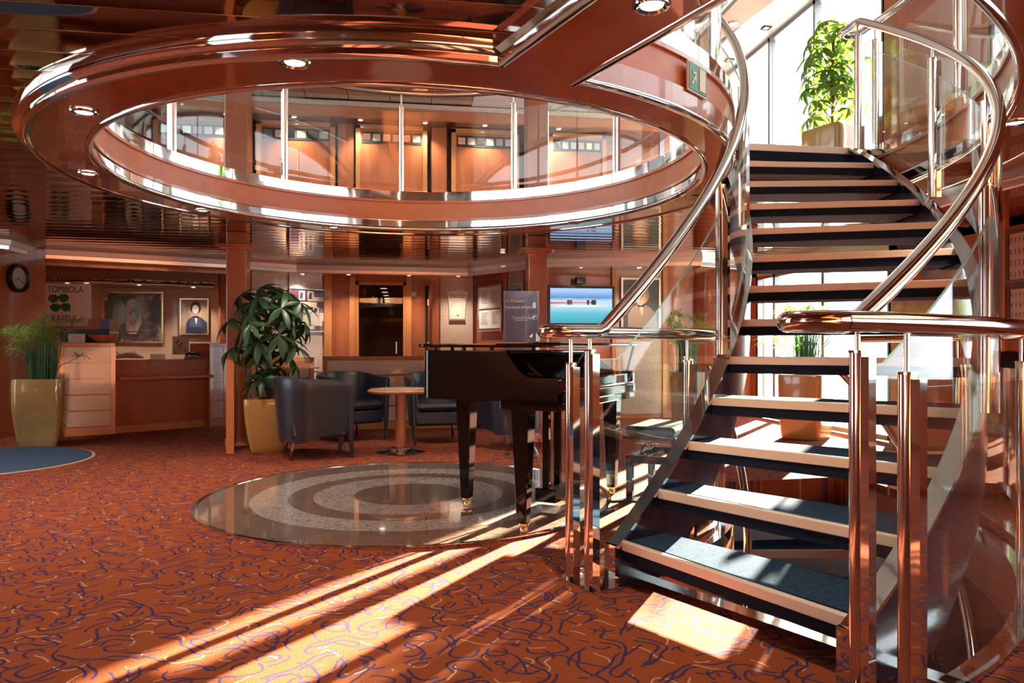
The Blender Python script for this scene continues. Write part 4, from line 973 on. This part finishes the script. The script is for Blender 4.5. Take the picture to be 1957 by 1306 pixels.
# ------------------------------------------------------------------ armchairs and table
def make_armchair():
    t = thing('armchair', '', 'armchair')
    # shell: U in plan, opening towards +y. param q in [-1,1]
    n = 36; path = []
    for i in range(n+1):
        q = -1+2*i/n; a = R_(-90 + q*105)
        if abs(q) > .72:
            s = (abs(q)-.72)/.28; a0 = R_(-90 + math.copysign(.72*105, q)); X = .34*math.cos(a0)*1.0; Y = .33*math.sin(a0)
            X = math.copysign(.34 + .0*s, q); Y = -.06 + s*.36
            X = math.copysign(.325+.02*(1-s), q)
        else: X = .345*math.sin(q/.72*math.pi/2); Y = -.06 - .30*math.cos(q/.72*math.pi/2)
        path.append((X, Y, abs(q)))
    def ring(k_):
        X, Y, q = path[k_]; nx = path[min(k_+1,n)][0]-path[max(k_-1,0)][0]; ny = path[min(k_+1,n)][1]-path[max(k_-1,0)][1]
        l = math.hypot(nx,ny) or 1; ox, oy = ny/l, -nx/l
        zt = .775 - .055*max(0,(q-.35)/.65); zb = .16 + .14*min(1,(1-q)*0) + (.10*max(0,(q-.6)/.4))
        bx = 1-.13*max(0,1-q*.6)                      # narrower towards the bottom
        out = []
        th_ = .062
        def pt(z, o_):
            f = bx + (1-bx)*(z-zb)/(zt-zb); yy = Y*f if Y < 0 else Y
            return (X*(.86+.14*(z-zb)/(zt-zb)) + ox*o_, yy + oy*o_, z)
        out = [pt(zb,0), pt(zb+.2,.004), pt(zt-.12,.008), pt(zt-.04,.014), pt(zt-.008,.004), pt(zt,-.02), pt(zt-.008,-th_+.010), pt(zt-.05,-th_-.004), pt(zb+.2,-th_), pt(zb,-th_)]
        return out
    rows = [ring(k_) for k_ in range(n+1)]; m = 10; v = [p for r in rows for p in r]
    f = [(i*m+j, (i+1)*m+j, (i+1)*m+(j+1)%m, i*m+(j+1)%m) for i in range(n) for j in range(m)]
    MB().add(v, f, True).add(rows[0]+rows[-1], [tuple(range(m)), tuple(range(2*m-1,m-1,-1))], True).build('backrest_shell', LEATH, t)
    box('seat', LEATH, (-.265,.265,-.24,.30,.20,.36), t, .03); box('cushion', LEATH, (-.26,.26,-.24,.325,.355,.455), t, .045)
    for s in (-1,1):
        MB().tube([(s*.30,.305,.70),(s*.292,.308,.45),(s*.285,.31,.22),(s*.275,.32,0)], .03, 10, rr=[.034,.032,.027,.017]).build('front_leg', LEATH, t)
        MB().tube([(s*.22,-.20,.20),(s*.23,-.24,0)], .018, 8, rr=[.022,.014]).build('rear_leg', W_DK, t)
    return t
ch = make_armchair(); 
tb = P(765,7.38)
for i, (px, d, ang, lb) in enumerate(((597,7.12,None,'navy leather tub armchair nearest the planter, seen from its back'),(668,8.38,None,'navy leather tub armchair facing forward, left of the round table'),(833,8.25,None,'navy leather tub armchair right of the round table, partly behind the piano'),(972,7.75,None,'navy leather tub armchair behind the piano legs, seen from its back'))):
    c = ch if i == 0 else copy_tree(ch); x, y = P(px, d); c.location = (x, y, 0)
    tx, ty = tb[0]-x, tb[1]-y; a = math.atan2(ty, tx) - math.pi/2 + (0, .12, 0, -.35)[i]
    if i == 0: a = math.atan2(ty,tx)-math.pi/2 + .12
    if i == 2: a = math.pi - YAW + .25
    if i == 3: a = R_(35)
    c.rotation_euler = (0,0,a); c['label'] = lb; c['group'] = 'armchairs round the coffee table'
t = thing('coffee_table', 'round cherry pedestal table with a pale top and chrome disc foot', 'table', (*tb,0))
MB().lathe([(0,.595),(.30,.595),(.325,.605),(.33,.62),(.32,.632),(.30,.635),(0,.635)], 48).build('rim', W_LT, t); MB().lathe([(0,.636),(.295,.636),(.295,.639),(0,.639)], 48).build('tabletop', mat('pale_laminate',(.62,.50,.42),.25,coat=.5), t)
MB().lathe([(.052,.06),(.052,.595)], 24).build('column', W_LT, t); MB().lathe([(.045,.03),(.045,.075)], 24).build('collar', CHROME, t); MB().lathe([(0,0),(.235,0),(.24,.006),(.20,.016),(.06,.028),(0,.03)], 48).build('foot', CHROME, t)

# ------------------------------------------------------------------ piano
Ox, Oy = P(1060, 4.0); ang = math.atan2(.45,-.89)       # cam frame axis -> world
Lc = (-.89, .45); Lw = (Lc[0]*CA + Lc[1]*SA, -Lc[0]*SA + Lc[1]*CA); rz = math.atan2(Lw[1], Lw[0])
pn = thing('grand_piano', 'glossy black baby grand piano standing on the granite disc', 'piano', (Ox, Oy, 0), rz)
# local: +x = length (towards tail), K (keyboard width) = -y
W = 1.38; Y = lambda k_: -k_
rim_o = [(.30,0),(.78,0),(.86,.03),(.93,.12),(.97,.25),(.96,.45),(.90,.62),(.78,.78),(.66,.92),(.56,1.08),(.50,1.22),(.44,1.34),(.38,1.38),(.30,1.38)]
def smoothp(pts, n=4):
    out = []
    for i in range(len(pts)-1):
        p0 = pts[max(i-1,0)]; p1 = pts[i]; p2 = pts[i+1]; p3 = pts[min(i+2,len(pts)-1)]
        for j in range(n):
            t = j/n; out.append(tuple(.5*((2*p1[k_])+(-p0[k_]+p2[k_])*t+(2*p0[k_]-5*p1[k_]+4*p2[k_]-p3[k_])*t*t+(-p0[k_]+3*p1[k_]-3*p2[k_]+p3[k_])*t**3) for k_ in range(2)))
    out.append(pts[-1]); return out
ro = [(a,Y(b_)) for a,b_ in smoothp(rim_o)]
MB().prism(ro, .745, 1.035, smooth=False).build('case', PIANO, pn, bev=.006)
# cheek sides sloping down to the key arms
for k0, k1 in ((0,.05),(W-.05,W)):
    side = [(.34,.745),(.34,1.035),(.30,1.03)] + [(.30-.16*i/6, 1.03-.145*(math.sin(math.pi/2*i/6))) for i in range(1,7)] + [(.0,.885),(-.02,.87),(-.02,.72),(.30,.72)]
    Mx = Matrix(((1,0,0,0),(0,0,-1,Y(k0)),(0,1,0,0),(0,0,0,1)))
    MB().prism(side, 0, k1-k0, M=Mx).build('cheek', PIANO, pn, bev=.004)
box('key_bed', PIANO, (-.02,.34,Y(W),Y(0),.70,.765), pn, .004)
box('fallboard', PIANO, (.0,.22,Y(W-.05),Y(.05),.80,.872), pn, .01); box('key_slip', PIANO, (-.035,.0,Y(W-.03),Y(.03),.74,.80), pn, .006)
box('key_rail', STEEL, (-.03,-.0,Y(W-.05),Y(.05),.805,.815), pn)
mk = MB()
for i in range(12): k_ = .08 + i*(W-.16)/12; mk.add([(.10,Y(k_),.885),(.12,Y(k_),.885),(.31,Y(k_),1.02),(.29,Y(k_),1.02),(.10,Y(k_+.094),.885),(.12,Y(k_+.094),.885),(.31,Y(k_+.094),1.02),(.29,Y(k_+.094),1.02)], [(0,1,2,3),(4,7,6,5),(0,3,7,4),(1,5,6,2),(3,2,6,7),(0,4,5,1)])
mk.build('music_desk', PIANO, pn)
# lid, lying on small rubber blocks, with raised front flap on a prop
lid = [(.36,-.02),(.80,-.02),(.89,.01),(.96,.10),(1.0,.25),(.99,.46),(.92,.64),(.80,.80),(.68,.94),(.58,1.1),(.52,1.25),(.46,1.36),(.36,1.40)]
MB().prism([(a,Y(b_)) for a,b_ in smoothp(lid)], 1.052, 1.074).build('lid', PIANO, pn, bev=.005)
for a_, b_ in ((.8,.05),(.9,.4),(.6,1.0),(.42,.05),(.6,.04)): MB().lathe([(.012,1.033),(.012,1.054)], 10, M=Matrix.Translation((a_,Y(b_),0))).build('rubber_block', BLACK, pn)
box('front_flap', PIANO, (-.04,.36,Y(W+.02),.02,1.060,1.080), pn, .004)
MB().tube([(.02,Y(W-.06),.88),(-.03,Y(W-.06),1.062)], .008, 8).tube([(.0,Y(.04),.885),(.0,Y(.04),.90)], .01, 8).build('prop_stick', BLACK, pn)
for nm, a_, k_ in (('leg',.22,.06),('leg',.13,W-.06),('leg',.86,.52)):
    l = MB().prism([(-.055,-.055),(.055,-.055),(.055,.055),(-.055,.055)], 0, 1).v
    v = [(a_ + x_*(.55+.45*(z_)), Y(k_)+y_*(.55+.45*z_), .06+z_*.68) for x_,y_,z_ in l]
    o_ = MB().add(v, [(3,2,1,0),(4,5,6,7),(0,1,5,4),(1,2,6,5),(2,3,7,6),(3,0,4,7)]).build(nm, PIANO, pn, bev=.004)
    MB().lathe([(.020,.04),(.032,.048),(.032,.058),(.02,.062)], 16, M=Matrix.Translation((a_,Y(k_),0))).build('ferrule', BRASS, o_); MB().lathe([(.012,.0),(.022,.01),(.022,.03),(.012,.042)], 14, M=Matrix.Translation((a_,Y(k_),0))).build('caster', BRASS, o_)
ly = MB().box(.34,.385,Y(.72),Y(.68),.12,.745).box(.34,.385,Y(.90),Y(.86),.12,.745).build('pedal_lyre', PIANO, pn, bev=.004)
box('pedal_box', PIANO, (.28,.43,Y(.92),Y(.66),.045,.135), pn, .006)
for i in range(3): MB().box(.18,.29,Y(.74+.07*i),Y(.72+.07*i),.055,.067).build('pedal', BRASS, pn, bev=.004)
MB().tube([(.36,Y(.79),.10),(.66,Y(.79),.74)], .008, 8).build('lyre_brace', STEEL, pn)
for i in range(5): MB().tube([(.28,Y(.94),.04+.012*i),(.20,Y(.98+.01*i),.03+.01*i),(.10,Y(1.05+.02*i),.008),(-.05,Y(1.15+.03*i),.006),(-.4,Y(1.2+.04*i),.006)], .004, 6).build('cable', (INK, PLAST)[i%2], pn)
box('pedal_unit', PLAST, (.14,.26,Y(1.05),Y(.95),.0,.09), pn, .005)

# bench
bx_, by_ = P(1262, 5.15); t = thing('piano_bench', 'black leather piano bench with scissor lift and polished legs', 'bench', (bx_, by_, 0), rz)
box('seat_cushion', LEATH, (-.17,.17,-.29,.29,.455,.52), t, .025); box('seat_board', PIANO, (-.18,.18,-.30,.30,.43,.458), t, .004)
MB().box(-.15,.15,-.27,-.23,.27,.32).box(-.15,.15,.23,.27,.27,.32).box(-.15,-.11,-.27,.27,.27,.32).box(.11,.15,-.27,.27,.27,.32).build('apron', PIANO, t, bev=.003)
for sx_ in (-.14,.14):
    for sy_ in (-.26,.26): box('leg', PIANO, (sx_-.022,sx_+.022,sy_-.022,sy_+.022,0,.32), t, .003)
for sx_ in (-.11,.11):
    MB().tube([(sx_,-.14,.32),(sx_,.10,.43)], .01, 8).build('scissor_arm', STEEL, t); MB().tube([(sx_,.10,.32),(sx_,-.14,.43)], .01, 8).build('scissor_arm', STEEL, t)
MB().tube([(-.11,-.02,.375),(.2,-.02,.375)], .009, 8).build('adjusting_rod', STEEL, t); MB().lathe([(.03,0),(.034,.01),(.034,.03),(.03,.04)], 20, M=Matrix.Translation((-.2,-.02,.385)) @ Matrix.Rotation(R_(90),4,'Y')).build('adjusting_knob', PIANO, t)

# ------------------------------------------------------------------ planters and plants
def square_pot(parent, w0, w1, h, m_=POT, bulgef=.0, name='pot'):
    def sq(w_, z, r=.25, n=5):
        pts = []; c = w_*(1-r)
        for cx, cy, a0 in ((c,c,0),(-c,c,90),(-c,-c,180),(c,-c,270)):
            for i in range(n): a = R_(a0+90*i/(n-1)); pts.append((cx+w_*r*math.cos(a), cy+w_*r*math.sin(a), z))
        return pts
    zs = [0,.012,.12,.35,.62,.85,.96,1.0]
    rows = []
    for i, q in enumerate(zs):
        w_ = w0+(w1-w0)*(q**.7) + bulgef*math.sin(math.pi*min(1,q*1.0)); w_ -= .012 if i == 0 else 0; w_ -= .010 if i == 7 else 0
        rows.append(sq(w_/2, q*h))
    rows.append(sq(w1/2-.035, h)); rows.append(sq(w1/2-.045, h-.05))
    m = len(rows[0]); v = [p for r in rows for p in r]
    f = [(i*m+j, i*m+(j+1)%m, (i+1)*m+(j+1)%m, (i+1)*m+j) for i in range(len(rows)-1) for j in range(m)]
    mb = MB().add(v, f, True).add(rows[0], [tuple(range(m-1,-1,-1))]); mb.build(name, m_, parent)
    MB().add(rows[-1], [tuple(range(m))]).build('soil', SOIL, parent)
def leaf_mesh(name, L_, w_, m_, droop=.25):
    rows = [(0,.10),(.15,.55),(.35,.95),(.6,1.0),(.82,.6),(1.0,.02)]; v = []; f = []
    for q, ww in rows:
        z = -droop*L_*q*q; v += [(q*L_, -w_*ww, z+.012*ww), (q*L_, 0, z), (q*L_, w_*ww, z+.012*ww)]
    for i in range(len(rows)-1):
        a = i*3; f += [(a,a+1,a+4,a+3),(a+1,a+2,a+5,a+4)]
    me = bpy.data.meshes.new(name); me.from_pydata(v,[],f); me.polygons.foreach_set('use_smooth',[True]*len(f)); me.materials.append(m_); return me
def palmate(parent, base_h, top_h, rad, n, lm, seed, twigm=BARK, low=.15, flat=1.0, nl=7, trunk_r=.018, lean=(0,0)):
    rnd = random.Random(seed); br = MB()
    br.tube([(0,0,base_h-.05),(lean[0]*.4+.015,.01,base_h+(top_h-base_h)*.3),(lean[0],lean[1],top_h-.15)], trunk_r, 8, rr=[trunk_r*1.3,trunk_r,trunk_r*.6])
    k_ = 0
    for i in range(n):
        q = (i+.5)/n; z = base_h + (top_h-base_h)*(low+(1-low)*q); 
        env = rad*math.sqrt(max(.05, math.sin(math.pi*min(.97,max(.12,(q*.80+.12))))))
        a = i*2.399963 + rnd.uniform(-.3,.3); r = env*rnd.uniform(.35,.72)
        c = Vector((lean[0]*q+r*math.cos(a), lean[1]*q+r*math.sin(a), z))
        s = Vector((lean[0]*q*.8, lean[1]*q*.8, z-.16-.3*r)); br.tube([s, (s+c)/2+Vector((0,0,.03)), c], .004, 5, rr=[.006,.004,.003])
        out = Vector((math.cos(a), math.sin(a), .25)).normalized()
        for j in range(nl):
            b_ = 2*math.pi*j/nl + rnd.uniform(-.2,.2)
            o_ = bpy.data.objects.new('leaf', lm); COL.objects.link(o_); o_.parent = parent; o_.location = c
            e_ = Matrix.Rotation(a,4,'Z') @ Matrix.Rotation(R_(rnd.uniform(22,50)),4,'Y') @ Matrix.Rotation(b_,4,'Z') @ Matrix.Rotation(R_(rnd.uniform(5,40)),4,'Y')
            o_.rotation_euler = e_.to_euler(); sc = rnd.uniform(.75,1.15); o_.scale = (sc,sc,sc); k_ += 1
    br.build('trunk', twigm, parent)
def papyrus(parent, base_h, top_h, rad, n, seed, blades=20, bl=.20):
    rnd = random.Random(seed); st = MB(); lv = MB()
    for i in range(n):
        a = rnd.uniform(0,6.28); r0 = rnd.uniform(0,.13); q = rnd.random()**.6; z = base_h + (top_h-base_h)*(.35+.65*q); r1 = r0 + rad*rnd.uniform(.15,1)*(1.15-.5*q)
        p0 = Vector((r0*math.cos(a), r0*math.sin(a), base_h-.05)); p2 = Vector((r1*math.cos(a+.2), r1*math.sin(a+.2), z)); p1 = (p0*.45+p2*.55); p1.z = base_h+(z-base_h)*.62; p1.x *= .8; p1.y *= .8
        st.tube([p0,p1,p2], .004, 5, rr=[.006,.0045,.003], caps=False)
        tip = (p2-p1).normalized()
        for j in range(blades):
            b_ = 2*math.pi*j/blades + rnd.uniform(-.15,.15); l = bl*rnd.uniform(.6,1.1); dz = rnd.uniform(-.25,.45)
            d_ = Vector((math.cos(b_), math.sin(b_), dz)); s_ = Vector((-math.sin(b_), math.cos(b_), 0))*.0055
            m_ = p2 + d_*l*.5 + Vector((0,0,.02)); e_ = p2 + d_*l + Vector((0,0,-.03))
            lv.add([p2-s_*.6, p2+s_*.6, m_+s_, m_-s_, e_], [(0,1,2,3),(3,2,4)], False)
    for i in range(90):
        a = rnd.uniform(0,6.28); r0 = rnd.uniform(0,.14); z = base_h+(top_h-base_h)*rnd.uniform(.35,.8)
        st.tube([(r0*math.cos(a),r0*math.sin(a),base_h-.05),(r0*1.15*math.cos(a),r0*1.15*math.sin(a),z)], .004, 4, rr=[.006,.003], caps=False)
    st.build('stems', STEM, parent, fix=False)['kind'] = 'stuff'; lv.build('blades', GRASS, parent, fix=False)['kind'] = 'stuff'
x, y = P(78,7.85); t = thing('potted_papyrus', 'papyrus plant in a tall olive glazed pot beside the reception counter', 'potted plant', (x,y,0), R_(12))
square_pot(t, .34, .46, .72, bulgef=.04); papyrus(t, .70, 1.36, .34, 30, 3, bl=.22)
x, y = P(512,7.45); t = thing('potted_tree', 'dark green umbrella tree in an ochre glazed pot behind the nearest armchair', 'potted plant', (x,y,0), R_(8))
square_pot(t, .30, .46, .54, POTW, bulgef=.02); 
lm1 = leaf_mesh('leaf', .23, .034, LEAF); palmate(t, .70, 1.66, .62, 34, lm1, 11, low=.26, lean=(.02,0)); palmate(t, .52, .85, .30, 6, lm1, 12, low=.5, trunk_r=.01)
x, y = P(1540,8.55); t = thing('potted_papyrus', 'papyrus plant in a wide tan pot behind the staircase by the windows', 'potted plant', (x,y,0), R_(40))
square_pot(t, .44, .50, .74, POTW, bulgef=.01); papyrus(t, .74, 1.52, .36, 40, 5, bl=.22)
x, y = P(1312,10.1); t = thing('potted_papyrus', 'papyrus plant in an olive pot beside the blond portrait', 'potted plant', (x,y,0), R_(10))
square_pot(t, .30, .38, .72); papyrus(t, .72, 1.55, .40, 26, 6, bl=.22)
x, y = P(1590,7.3); t = thing('potted_tree', 'sunlit umbrella tree in a wooden tub at the top of the stairs', 'potted plant', (x,y,2.6), R_(20))
square_pot(t, .40, .44, .62, POTW); lm2 = leaf_mesh('leaf', .19, .030, LEAF2); palmate(t, .95, 1.72, .52, 28, lm2, 21, low=.1, lean=(.02,0)); palmate(t, .62, 1.15, .40, 12, lm2, 22, low=.15, trunk_r=.012)
# plant in the reflection area left of the upper deck
x, y = (-3.0, 3.2); t = thing('potted_tree', 'small green plant on the upper deck behind the left balustrade', 'potted plant', (x,y,2.6), 0)
square_pot(t, .26, .32, .35, POTW); palmate(t, .45, .85, .2, 8, lm2, 31, low=.3, trunk_r=.01)
